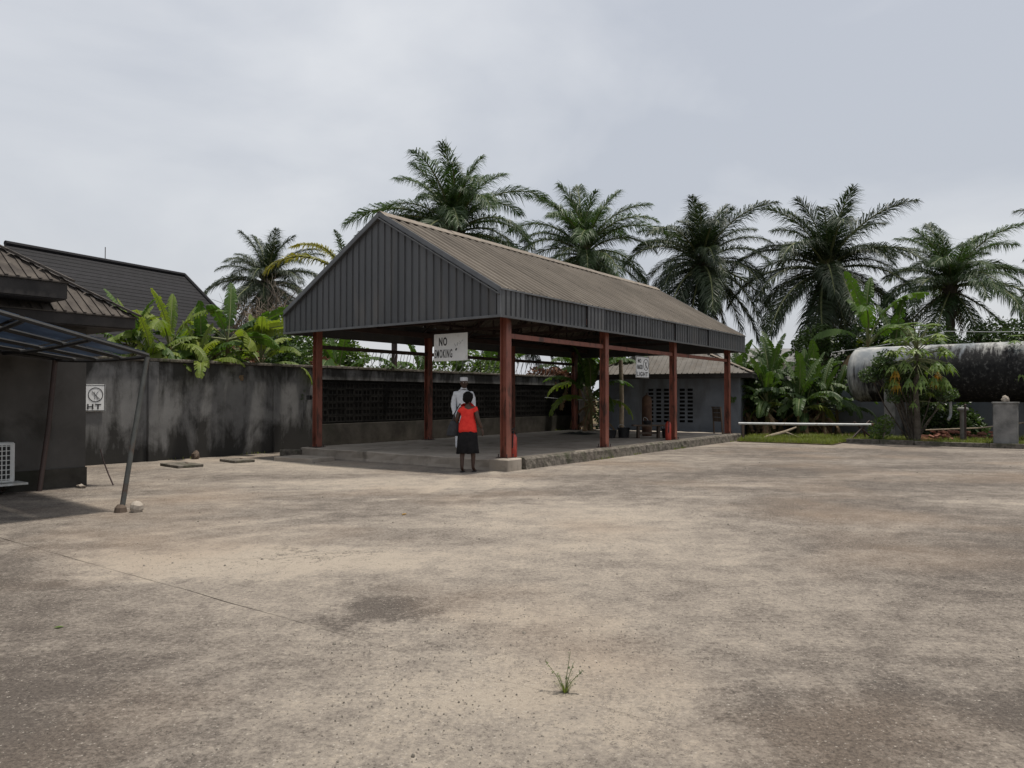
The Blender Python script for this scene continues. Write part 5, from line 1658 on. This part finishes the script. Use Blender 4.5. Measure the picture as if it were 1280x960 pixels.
# mounds of undergrowth behind the outbuilding and bananas at right
for k, (x_, y_, h_, lab) in enumerate([(5.6, 34.5, 3.2, 'dark leafy shrub behind the outbuilding roof at left'), (13.9, 31.6, 1.8, 'dark leafy shrub behind the tank saddle'), (10.3, 31.2, 2.2, 'dark leafy shrub at the left back of the banana clump'), (11.9, 31.0, 2.2, 'dark leafy shrub at the right back of the banana clump'), (17.5, 29.5, 1.5, 'dark leafy shrub under the far part of the tank'), (17.0, 34.5, 6.6, 'tall dark shrub behind the tank, left of the open palm'), (19.0, 34.0, 6.6, 'tall dark shrub behind the tank below the open palm'), (21.2, 33.5, 6.6, 'tall dark shrub behind the tank, right of the open palm'), (23.2, 33.0, 6.6, 'tall dark shrub behind the tank at the right edge'), (14.6, 35.0, 6.6, 'tall dark shrub behind the left end of the tank'), (8.0, 37.0, 3.6, 'tall dark shrub behind the ridge of the outbuilding'), (16.2, 27.2, 1.0, 'low weedy shrub behind the concrete pillar')]):
    cl = [(r_.uniform(-.7, .7), r_.uniform(-.5, .5), h_ * .65 + r_.uniform(-.4, .3), r_.uniform(.5, .8), .8) for q in range(5)]
    shrub('shrub', lab, 'shrub', x_, y_, [(a_ * (1.7 if h_ > 3 else 1), b_, c_ if h_ < 3 else c_ - .3 * q, d_ * (1.35 if h_ > 3 else 1), e_) for q, (a_, b_, c_, d_, e_) in enumerate(cl)], 3600, .17, 'shrub_leaf', 80 + k, group='shrubs at the right')
# ornamental tree in front of the tank
ro_ = random.Random(44)
oc_ = [(ro_.uniform(-1.35, 1.3), ro_.uniform(-.25, .3), ro_.uniform(1.35, 2.75), ro_.uniform(.2, .42), .8) for q in range(20)]
shrub('small_leaf_tree', 'small fine-leaved tree in front of the tank, round the papaya trunk', 'tree', 13.1, 24.2, oc_, 7000, .09, 'mid_shrub', 90, .03, 'bark')
shrub('bright_shrub', 'small bright green shrub left of the papaya trunk', 'shrub', 12.2, 24.4, [(0, 0, .5, .3, 1.2), (.2, .1, .75, .22, 1), (-.2, 0, .35, .25, 1)], 700, .09, 'bright_shrub', 91)
# bare twiggy tree left of the gable
bt = thing('bare_tree', 'grey leafless twiggy tree left of the gable', 'tree', (-10.0, 29.5, 0))
tb = MB(); rt = random.Random(5)
def branch(p, d, L, r0, depth):
    q = p + d * L
    mid = p.lerp(q, .5) + Vector((rt.uniform(-1, 1), rt.uniform(-1, 1), rt.uniform(-.5, .5))) * L * .08
    tb.tube([p, mid, q], [r0, r0 * .8, r0 * .6], 5 if depth < 3 else 3)
    if depth >= 5: return
    for k in range(3 if depth else 5):
        nd = (d + Vector((rt.uniform(-1, 1), rt.uniform(-1, 1), rt.uniform(-.5, .7))) * .8).normalized()
        branch(p.lerp(q, rt.uniform(.55, 1)), nd, L * rt.uniform(.6, .8), r0 * .55, depth + 1)
branch(Vector((0, 0, 0)), Vector((.05, 0, 1)), 2.7, .13, 0)
tb.build('branches', 'twig', bt)
inst('foliage', foliage_mesh([(-.6, 0, 4.6, .8, .7), (.8, .2, 4.6, .9, .7), (1.6, 0, 4.1, .8, .7), (.2, 0, 3.6, 1.0, .7), (-1.2, 0, 3.9, .7, .7)], 2400, .12, 95, 'palm_dead'), bt)
wood_ = [(rnd.uniform(-60, 60), rnd.uniform(-3, 3), rnd.uniform(.5, 1.4), rnd.uniform(1.6, 2.6), .7) for k in range(70)]
o = link_mesh('far_undergrowth', foliage_mesh(wood_, 14000, .42, 97, 'shrub_leaf'), None)
o.location = (0, 58, 0); tag(o, 'low far undergrowth beyond the walls', kind='stuff')

# papaya tree
pa = thing('papaya_tree', 'papaya tree with bright green crown and orange dying leaves before the tank', 'papaya tree', (12.98, 23.75, 0))
MB().tube([(0, 0, 0), (.02, 0, .8), (-.02, .02, 1.7), (.03, 0, 2.6), (.02, 0, 3.15)], [.11, .095, .08, .065, .05], 10).build('trunk', 'bark', pa, True)
def papaya_leaf(seed, mat, droop):
    r = random.Random(seed); mb = MB()
    P = .8
    e = R(25 - droop)
    pts = [Vector((P * s * math.cos(e), 0, P * s * math.sin(e) - .12 * s * s)) for s in (0, .35, .7, 1)]
    mb.tube(pts, [.014, .012, .01, .008], 5)
    nr = len(mb.f)
    c = pts[-1]
    for k in range(7):
        a = R(-125 + 250 * k / 6)
        L = .33 * (1 - .28 * abs(k - 3) / 3) * r.uniform(.9, 1.1)
        d = Vector((math.cos(a), math.sin(a), -.35 - droop * .012)).normalized()
        s = Vector((-math.sin(a), math.cos(a), 0))
        up = Vector((0, 0, .03))
        o0 = len(mb.v)
        # each lobe: midrib with toothed outline
        prof = [(.0, .015), (.25, .022), (.38, .085), (.46, .025), (.62, .075), (.72, .022), (1.0, 0)]
        l_, rr, mdl = [], [], []
        for (q, w_) in prof:
            base = c + d * L * q + Vector((0, 0, -.1 * q * q * (1 + droop * .02)))
            mdl.append(base + up * (1 - q)); l_.append(base + s * w_ * L * 2.2 ); rr.append(base - s * w_ * L * 2.2)
        vs = mdl + l_ + rr; m_ = len(prof); fs = []
        for i in range(m_ - 1):
            fs.append((i, i + 1, m_ + i + 1, m_ + i)); fs.append((i, 2 * m_ + i, 2 * m_ + i + 1, i + 1))
        mb.add(vs, fs)
    me = mb.mesh('leaf'); me.materials.append(M[mat]); me.materials.append(M['rachis'])
    mi = [0] * len(me.polygons)
    for i in range(nr): mi[i] = 1
    me.polygons.foreach_set('material_index', mi)
    return me
PG = [papaya_leaf(k, 'papaya_leaf', dr) for k, dr in enumerate((-35, -15, 5, 25, 45))]
PO = [papaya_leaf(50 + k, 'papaya_old', dr) for k, dr in enumerate((55, 75))]
rp = random.Random(12)
for k in range(76):
    i = min(4, int(k / 76 * 5))
    inst('leaf', PG[i], pa, (.02, 0, 3.22 - .0095 * k), (0, 0, k * 2.4 + rp.uniform(-.3, .3)), rp.uniform(.85, 1.25))
for k, a in enumerate((R(188), R(165), R(5), R(-18))):
    inst('old_leaf', PO[k % 2], pa, (.02, 0, 2.95 - .03 * k), (0, 0, a), rp.uniform(.9, 1.2))
for k in range(5):
    a = k * 1.3
    mb = MB(); mb.ball((0, 0, 0), (.045, .045, .075), 8, 6)
    o = mb.build('fruit', 'papaya_leaf', pa, True); o.location = (.1 * math.cos(a), .1 * math.sin(a), 2.8 - .05 * k)
inst('leaf', PG[2], pa, (0, 0, 1.55), (0, 0, .4), .8); inst('leaf', PG[3], pa, (0, 0, 1.45), (0, 0, -2.2), .8); inst('leaf', PG[3], pa, (0, 0, 1.4), (0, 0, -.6), .8)

# second papaya at the right edge, only its leaf tips reach into view
pa2 = thing('papaya_tree', 'papaya whose leaf tips reach in at the right edge above the tank', 'papaya tree', (17.35, 24.6, 0))
MB().tube([(0, 0, 0), (0, .05, 1.5), (0, 0, 3.0)], [.1, .08, .05], 10).build('trunk', 'bark', pa2, True)
for k in range(16):
    inst('leaf', PG[min(4, k // 3)], pa2, (0, 0, 3.02 - .018 * k), (0, 0, k * 2.4), rp.uniform(.9, 1.3))

# grass on the verge
gb = MB(); rg = random.Random(3)
def blade(p, h):
    a = rg.uniform(0, 6.28); d = Vector((math.cos(a), math.sin(a), 0)); s = Vector((-d.y, d.x, 0)) * rg.uniform(.006, .012)
    l_ = d * h * rg.uniform(.1, .6)
    gb.add([p - s, p + s, p + l_ * .4 + Vector((0, 0, h * .65)) + s * .6, p + l_ * .4 + Vector((0, 0, h * .65)) - s * .6, p + l_ + Vector((0, 0, h))], [(0, 1, 2, 3), (3, 2, 4)])
cnt = 0
while cnt < 26000:
    t = rg.uniform(12.6, 19.5); u = rg.uniform(-13, -.3)
    if t < 14.2 and (u < -3.6): continue
    if t < 13.9 and u > -.5: continue
    if noise.noise(Vector((t * .7, u * .7, 0))) + (.35 if t < 15.2 else -.15) < rg.uniform(-.3, .3): continue
    blade(Y(t, u, .02), rg.uniform(.05, .17) * (1.3 if t > 14.3 else 1.0)); cnt += 1
for k in range(900):
    u = rg.uniform(-.5, 8); t = 14.1 + rg.random() ** 2 * 1.2
    blade(Y(t, u, 0), rg.uniform(.05, .2))
for k in range(420):
    q = rg.random(); a_ = rg.choice((0, 0, 1))
    if a_ == 0: blade(Y(-.1 + q * 13.5, SL_U0 - .11 - rg.random() * .03, 0) if noise.noise(Vector((q * 9, 3, 1))) > .15 else Y(13.9 + q, 1 + 3 * q, 0), rg.uniform(.02, .07))
    else: blade(Y(-6 + q * 7, 7.93, 0) if noise.noise(Vector((q * 7, 8, 1))) > .1 else Y(14.2, q * 3, 0), rg.uniform(.02, .08))
o = gb.build('grass', 'grass', None, recalc=False)
tag(o, 'rough grass and weeds on the verge right of the shelter', kind='stuff')

# weed in the yard
wd = thing('weed', 'spindly green weed sprouting from the concrete in the foreground', 'weed', (.27, 3.8, 0))
rw_ = random.Random(8)
for (dx, dy, h_) in ((.03, .02, .2), (-.1, .03, .15), (.09, -.02, .12), (.05, .04, .14), (-.04, -.02, .1)):
    s_ = MB(); p = [Vector((0, 0, 0)), Vector((dx * .4, dy * .4, h_ * .5)), Vector((dx, dy, h_))]
    s_.tube(p, [.0022, .0018, .001], 5).build('stem', 'rachis', wd)
    lf = MB()
    for k in range(26):
        q = rw_.uniform(.3, 1.0); b = p[0].lerp(p[2], q) if q > .5 else p[0].lerp(p[1], q * 2)
        a = rw_.uniform(0, 6.28); d = Vector((math.cos(a), math.sin(a), rw_.uniform(.1, .8))).normalized(); s = d.cross(Vector((0, 0, 1))).normalized()
        L = rw_.uniform(.008, .018)
        lf.add([b, b + d * L * .5 + s * L * .25, b + d * L, b + d * L * .5 - s * L * .25], [(0, 1, 2, 3)])
    lf.build('leaves', 'mid_shrub', wd)
bl = MB()
for k in range(46):
    a = rw_.uniform(0, 6.28); h_ = rw_.uniform(.03, .075); d = Vector((math.cos(a), math.sin(a), 0)); s = Vector((-d.y, d.x, 0)) * .0022
    p = d * rw_.uniform(0, .02)
    bl.add([p - s, p + s, p + d * h_ * .45 + Vector((0, 0, h_ * .75)) + s * .6, p + d * h_ * .45 + Vector((0, 0, h_ * .75)) - s * .6, p + d * h_ * 1.0 + Vector((0, 0, h_))], [(0, 1, 2, 3), (3, 2, 4)])
bl.build('blades', 'grass', wd, recalc=False)
def flat_leaf(label, x, y, L, mat, a):
    mb = MB()
    prof = [(0, 0), (.2, .2), (.5, .3), (.8, .18), (1, 0)]
    vs = [(L * q, L * w_, .004 + .02 * L * 4 * w_) for q, w_ in prof] + [(L * q, -L * w_, .004 + .02 * L * 4 * w_) for q, w_ in prof] + [(L * q, 0, .003) for q, w_ in prof]
    fs = []
    for i in range(4): fs += [(10 + i, 11 + i, i + 1, i), (10 + i, 5 + i, 6 + i, 11 + i)]
    o = mb.add(vs, fs).build('fallen_leaf', mat); o.location = (x, y, .004); o.rotation_euler = (0, 0, a)
    tag(o, label, 'leaf')
flat_leaf('single green leaf fallen on the concrete at left', -2.98, 4.84, .06, 'papaya_leaf', .4)
flat_leaf('single orange leaf fallen on the concrete in the middle of the yard', -1.4, 9.5, .09, 'papaya_old', 1.2)

# loose stones and grit on the concrete
pb = MB(); rq = random.Random(17)
for k in range(15000):
    y_ = 2.3 + 15 * rq.random() ** 2.0
    x_ = rq.uniform(-.75, .75) * (y_ + 1)
    tt = (Vector((x_, y_, 0)) - P0)
    if tt.dot(D1) > -.4 and tt.dot(D2) > -.45: continue
    nn = noise.noise(Vector((x_ * .7, y_ * .7, 4)))
    if nn < rq.uniform(-.45, .3): continue
    s = rq.uniform(.0018, .0055) * (1 + .05 * y_)
    if rq.random() < .02: s *= 2.2
    a = rq.uniform(0, 6.28); e = rq.uniform(.6, 1.3)
    v = [(math.cos(a + q * 1.5708) * s * (e if q % 2 else 1), math.sin(a + q * 1.5708) * s * (e if q % 2 else 1)) for q in range(4)]
    pb.add([(x_ + p[0], y_ + p[1], 0) for p in v] + [(x_ + p[0] * .5, y_ + p[1] * .5, s * .8) for p in v], [(0, 1, 5, 4), (1, 2, 6, 5), (2, 3, 7, 6), (3, 0, 4, 7), (4, 5, 6, 7)])
o = pb.build('loose_grit', 'pebble', None, recalc=False)
tag(o, 'loose grit and small stones strewn over the concrete', kind='stuff')

# ------------------------------------------------------------------ people
def skin_mesh(nodes, edges, sub=2, name='body'):
    """nodes: list of ((x,y,z), (rx,ry))"""
    me = bpy.data.meshes.new(name)
    me.from_pydata([n[0] for n in nodes], edges, [])
    o = bpy.data.objects.new('tmp_skin', me); COL.objects.link(o)
    md = o.modifiers.new('skin', 'SKIN')
    md.use_smooth_shade = True
    md.branch_smoothing = .3
    for i, n in enumerate(nodes):
        sv = me.skin_vertices[0].data[i]
        r = n[1] if isinstance(n[1], tuple) else (n[1], n[1])
        sv.radius = r
        sv.use_root = (i == 0)
    sb = o.modifiers.new('sub', 'SUBSURF'); sb.levels = sub; sb.render_levels = sub
    dg = bpy.context.evaluated_depsgraph_get()
    out = bpy.data.meshes.new_from_object(o.evaluated_get(dg))
    bpy.data.objects.remove(o)
    out.name = name
    return out

def join_mesh(me, mb):
    bm = bmesh.new(); bm.from_mesh(me)
    vs = [bm.verts.new(p) for p in mb.v]
    for f in mb.f:
        try: bm.faces.new([vs[i] for i in f])
        except ValueError: pass
    for f in bm.faces: f.smooth = True
    bm.to_mesh(me); bm.free()
    return me

def hand(mb, wrist, d, palm_n, thumb_side, s=1.0):
    """palm and five bent fingers, running along d from the wrist"""
    d = Vector(d).normalized(); n = Vector(palm_n); n = (n - d * n.dot(d)).normalized(); w = d.cross(n)
    wrist = Vector(wrist)
    L = .095 * s
    rings = []
    for (q, a, b) in ((-.01, .026, .02), (.35, .036, .016), (.75, .042, .015), (1.0, .038, .012)):
        c = wrist + d * L * q
        rings.append([c + w * a * s * math.cos(2 * math.pi * k / 8) + n * b * s * math.sin(2 * math.pi * k / 8) for k in range(8)])
    mb.loft(rings)
    for i, (off, fl) in enumerate(((-.03, .068), (-.01, .078), (.01, .073), (.03, .058))):
        p = wrist + d * L * .93 + w * off * s * thumb_side * -1
        p1 = p + (d * .95 + n * .3).normalized() * fl * s * .5
        p2 = p1 + (d * .7 + n * .75).normalized() * fl * s * .3
        p3 = p2 + (d * .4 + n * .9).normalized() * fl * s * .22
        mb.tube([p, p1, p2, p3], [.0095 * s, .009 * s, .008 * s, .006 * s], 6)
    p = wrist + d * L * .25 + w * .03 * s * thumb_side
    p1 = p + (d * .6 + w * thumb_side * .7 + n * .3).normalized() * .045 * s
    p2 = p1 + (d * .9 + w * thumb_side * .2 + n * .35).normalized() * .035 * s
    mb.tube([p, p1, p2], [.013 * s, .011 * s, .008 * s], 6)

def head(mb, c, face, s=1.0):
    """head with brow, nose, mouth, chin and ears, facing 'face' (unit xy vector)"""
    F = Vector(face).normalized(); S = Vector((-F.y, F.x, 0)); U = Vector((0, 0, 1)); c = Vector(c)
    rings = []
    prof = [(-.115, .03, .035, .035), (-.105, .05, .05, .03), (-.075, .062, .066, .015), (-.035, .07, .08, .006), (0.0, .075, .09, 0), (.04, .077, .095, -.004), (.075, .07, .088, -.008), (.1, .052, .066, -.01), (.118, .02, .028, -.01)]
    n = 14
    for (z, a, b, sh_) in prof:
        rings.append([c + U * z * s + S * a * s * math.cos(2 * math.pi * k / n) + F * (b * s * math.sin(2 * math.pi * k / n) + sh_ * s) for k in range(n)])
    mb.loft(rings)
    nose = c + F * .09 * s
    mb.loft([[nose + U * .015 * s + S * .006 * s, nose + U * .015 * s - S * .006 * s, nose + U * .015 * s - F * .02], [nose - U * .03 * s + S * .017 * s + F * .012 * s, nose - U * .03 * s - S * .017 * s + F * .012 * s, nose - U * .03 * s - F * .02]])
    mb.tube([c + F * .079 * s - U * .055 * s + S * .022 * s, c + F * .088 * s - U * .053 * s, c + F * .079 * s - U * .055 * s - S * .022 * s], [.006, .009, .006], 6)
    for q in (-1, 1):
        mb.ball(c + S * q * .077 * s - U * .012 * s - F * .005, (.014 * s, .018 * s, .03 * s), 8, 5)
    return F, S

def person_parts(root, spec):
    pass

# --- woman seen from behind: red top, black skirt
W0 = Vector((-.9, 15.02, 0))
wo = thing('person', 'person in red short-sleeved top and black skirt walking towards the shelter', 'person', W0, -.22)
wo.rotation_euler = (R(-2.0), R(-.5), -.22)
nodes = [((0, 0, .86), (.13, .1)), ((0, .01, 1.05), (.115, .085)), ((0, .015, 1.22), (.13, .085)), ((0, 0, 1.33), (.09, .06)), ((.0, .01, 1.40), .05), ((0, .03, 1.47), .055),
         ((.15, 0, 1.3), .055), ((.215, -.02, 1.08), .046), ((.285, .05, .87), .032),
         ((-.15, 0, 1.3), .052), ((-.225, -.02, 1.08), .04), ((-.25, .1, .93), .028),
         ((.075, 0, .8), .09), ((.1, .03, .46), .058), ((.105, .05, .3), .05), ((.1, .05, .08), .034), ((.105, .13, .035), (.034, .028)), ((.105, .2, .025), (.03, .018)),
         ((-.075, 0, .8), .09), ((-.095, -.03, .46), .058), ((-.095, -.07, .3), .05), ((-.09, -.1, .08), .034), ((-.095, -.02, .035), (.034, .028)), ((-.095, .05, .025), (.03, .018))]
edges = [(0, 1), (1, 2), (2, 3), (3, 4), (4, 5), (2, 6), (6, 7), (7, 8), (2, 9), (9, 10), (10, 11), (0, 12), (12, 13), (13, 14), (14, 15), (15, 16), (16, 17), (0, 18), (18, 19), (19, 20), (20, 21), (21, 22), (22, 23)]
bm_ = skin_mesh(nodes, edges)
mb = MB()
head(mb, (0.0, .05, 1.5), (0, 1, 0), .95)
hand(mb, (.285, .05, .865), (.25, .25, -1), (-1, .2, 0), 1, .95)
hand(mb, (-.25, .1, .92), (-.1, .35, -1), (1, 0, 0), -1, .9)
join_mesh(bm_, mb)
link_mesh('body', bm_, 'skin', wo)
hm = MB(); hm.ball((0, .02, 1.52), (.108, .12, .118), 14, 9); hm.ball((0, -.06, 1.475), (.088, .065, .085), 12, 7)
for p in hm.v:
    p += Vector((noise.noise(p * 30), noise.noise(p * 30 + Vector((3, 0, 0))), noise.noise(p * 30 + Vector((0, 3, 0))))) * .018
hm.build('hair', 'hair', wo, 'all')
def rings_mb(prof, n=28, fold=0.0, seed=0, arms=None):
    rings = []
    for (z, a, b, dx, dy) in prof:
        r = []
        for k in range(n):
            t = 2 * math.pi * k / n
            f = 1 + fold * math.sin(t * 7 + seed + z * 3) * (1 if fold else 0) * max(0, min(1, (prof[0][0] - z) * 3)) 
            r.append(Vector((dx + a * f * math.cos(t), dy + b * f * math.sin(t), z)))
        rings.append(r)
    return rings
top = skin_mesh([((0, 0, .97), (.165, .13)), ((0, .005, 1.06), (.15, .115)), ((0, .01, 1.2), (.165, .115)), ((0, .0, 1.31), (.14, .085)), ((0, .0, 1.395), (.085, .07)), ((.16, 0, 1.295), .074), ((.185, 0, 1.18), .072), ((-.16, 0, 1.295), .074), ((-.195, 0, 1.18), .072)], [(0, 1), (1, 2), (2, 3), (3, 4), (2, 5), (5, 6), (2, 7), (7, 8)], name='top')
mbt = MB(); mbt.loft([[Vector((a * math.cos(2 * math.pi * k / 28), b * math.sin(2 * math.pi * k / 28) + dy, z + .012 * math.sin(6 * math.pi * k / 28))) for k in range(28)] for (z, a, b, dy) in ((1.12, .135, .1, .0), (.98, .172, .13, 0), (.86, .19, .15, 0), (.8, .195, .155, 0), (.805, .185, .145, 0))], cap=False)
join_mesh(top, mbt)
for v in top.vertices:
    c_ = v.co
    v.co += Vector((c_.x, c_.y, 0)) * (.09 * noise.noise(Vector((c_.x * 9, c_.y * 9, c_.z * 5 + c_.x * 14))) + .05 * noise.noise(c_ * 22))
link_mesh('top', top, 'red_cloth', wo)
skm = MB(); skm.loft(rings_mb([(.88, .165, .125, 0, 0), (.78, .2, .16, 0, 0), (.62, .212, .168, .005, -.01), (.48, .222, .17, .005, -.01), (.385, .232, .175, .01, -.01), (.375, .222, .165, .01, -.01), (.6, .19, .15, 0, 0)], 32, .045, 1.0), cap=False)
skm.build('skirt', 'black_cloth', wo, 'all')
for (fx, fy) in ((.105, .12), (-.095, -.03)):
    s_ = MB()
    s_.loft([[Vector((fx + .045 * math.cos(2 * math.pi * k / 14), fy + .125 * math.sin(2 * math.pi * k / 14), z)) for k in range(14)] for z in (.0, .018)])
    s_.build('sandal', 'black_rubber', wo)
# her shoulder bag
bg = thing('shoulder_bag', 'dark grey shoulder bag hanging at the left side of the person in red', 'bag', W0 + Vector((.03, 0, 0)), -.22)
rings = []
for (z, a, b) in ((.72, .125, .05), (.75, .14, .06), (.86, .135, .055), (.97, .1, .04), (1.03, .075, .02)):
    rings.append([Vector((-.315 + (1.03 - z) * -.12 + a * .9 * math.cos(2 * math.pi * k / 16), .04 + b * math.sin(2 * math.pi * k / 16) + .05 * math.cos(2 * math.pi * k / 16), z)) for k in range(16)])
MB().loft(rings).build('pouch', 'bag_grey', bg, 'all')
MB().tube([(-.37, .02, 1.0), (-.3, -.03, 1.18), (-.19, .0, 1.385), (-.17, .08, 1.3), (-.25, .1, 1.02)], .012, 6).build('strap', 'bag_grey', bg, True)
MB().box((-.45, .02, .8), (.03, .03, .03), None, .006).build('buckle', 'galv', bg)

# --- man in white, facing the camera, standing on the shelter floor
M0 = Vector((-1.1, 16.85, SL_Z + .002))
mn = thing('person', 'person in white shirt and cap standing on the shelter floor facing out', 'person', M0)
def fy(v): return (v[0], -v[1], v[2])
nodes = [((0, 0, .92), (.13, .1)), ((0, 0, 1.12), (.125, .09)), ((0, 0, 1.3), (.145, .09)), ((0, 0, 1.41), (.1, .06)), ((0, 0, 1.48), .052), ((0, -.02, 1.55), .055),
         ((.18, 0, 1.38), .055), ((.225, .02, 1.1), .042), ((.21, -.14, .93), .03),
         ((-.18, 0, 1.38), .055), ((-.215, .01, 1.1), .042), ((-.21, -.03, .84), .03),
         ((.09, 0, .86), .095), ((.11, -.01, .48), .062), ((.115, .02, .09), .042), ((.12, -.08, .04), (.036, .03)), ((.125, -.16, .03), (.034, .02)),
         ((-.09, 0, .86), .095), ((-.11, -.01, .48), .062), ((-.115, .02, .09), .042), ((-.12, -.08, .04), (.036, .03)), ((-.125, -.16, .03), (.034, .02))]
edges = [(0, 1), (1, 2), (2, 3), (3, 4), (4, 5), (2, 6), (6, 7), (7, 8), (2, 9), (9, 10), (10, 11), (0, 12), (12, 13), (13, 14), (14, 15), (15, 16), (0, 17), (17, 18), (18, 19), (19, 20), (20, 21)]
bm_ = skin_mesh(nodes, edges)
mb = MB()
F, S = head(mb, (.01, -.04, 1.6), (.25, -1, 0), 1.0)
hand(mb, (.21, -.14, .93), (-.3, -.7, -.5), (-1, 0, 0), 1)
hand(mb, (-.21, -.03, .83), (0, -.1, -1), (1, 0, 0), -1)
join_mesh(bm_, mb)
link_mesh('body', bm_, 'skin', mn)
for q in (-1, 1):
    MB().ball(Vector((.01, -.04, 1.605)) + F * .083 + S * q * .03, (.013, .009, .008), 8, 5).build('eye', 'eye', mn, True)
hm = MB(); hm.ball((.005, -.02, 1.65), (.083, .1, .075), 12, 7); hm.build('hair', 'hair', mn, 'all')
cpb = MB()
rings = []
for (z, a, b) in ((1.645, .088, .106), (1.69, .09, .108), (1.725, .088, .104), (1.735, .07, .085), (1.738, .02, .03)):
    rings.append([Vector((.008 + a * math.cos(2 * math.pi * k / 18), -.03 + b * math.sin(2 * math.pi * k / 18), z)) for k in range(18)])
cpb.loft(rings, cap=True).build('cap', 'white_cloth', mn, True)
shirt = skin_mesh([((0, 0, .9), (.18, .13)), ((0, 0, 1.1), (.165, .115)), ((0, 0, 1.28), (.185, .118)), ((0, 0, 1.4), (.14, .082)), ((0, 0, 1.46), (.078, .07)), ((.19, 0, 1.37), .078), ((.235, .02, 1.1), .062), ((.215, -.12, .95), .046), ((-.19, 0, 1.37), .078), ((-.228, .01, 1.1), .062), ((-.22, -.02, .87), .046)], [(0, 1), (1, 2), (2, 3), (3, 4), (2, 5), (5, 6), (6, 7), (2, 8), (8, 9), (9, 10)], name='shirt')
mbt = MB(); mbt.loft([[Vector((a * math.cos(2 * math.pi * k / 28), b * math.sin(2 * math.pi * k / 28), z)) for k in range(28)] for (z, a, b) in ((1.0, .178, .125), (.85, .2, .145), (.76, .205, .15), (.765, .19, .14))], cap=False)
join_mesh(shirt, mbt)
for v in shirt.vertices:
    c_ = v.co
    v.co += Vector((c_.x, c_.y, 0)) * (.08 * noise.noise(Vector((c_.x * 9, c_.y * 9, c_.z * 6 + c_.x * 9))) + .04 * noise.noise(c_ * 22))
link_mesh('shirt', shirt, 'white_cloth', mn)
col_ = MB(); col_.loft([[Vector((a * math.cos(2 * math.pi * k / 18), -.005 + b * math.sin(2 * math.pi * k / 18), z - .02 * math.sin(2 * math.pi * k / 18))) for k in range(18)] for (z, a, b) in ((1.44, .085, .078), (1.49, .07, .068), (1.488, .062, .06))], cap=False)
col_.build('collar', 'white_cloth', mn, 'all')
tr = skin_mesh([((0, 0, .9), (.15, .12)), ((.095, 0, .84), .115), ((.115, -.01, .48), .088), ((.12, .015, .1), .075), ((-.095, 0, .84), .115), ((-.115, -.01, .48), .088), ((-.12, .015, .1), .075)], [(0, 1), (1, 2), (2, 3), (0, 4), (4, 5), (5, 6)], name='trousers')
link_mesh('trousers', tr, 'white_cloth', mn)
for q in (-1, 1):
    s_ = MB(); s_.loft([[Vector((q * .12 + .048 * math.cos(2 * math.pi * k / 14), -.06 + .135 * math.sin(2 * math.pi * k / 14), z)) for k in range(14)] for z in (.0, .03)])
    s_.build('sandal', 'black_rubber', mn)
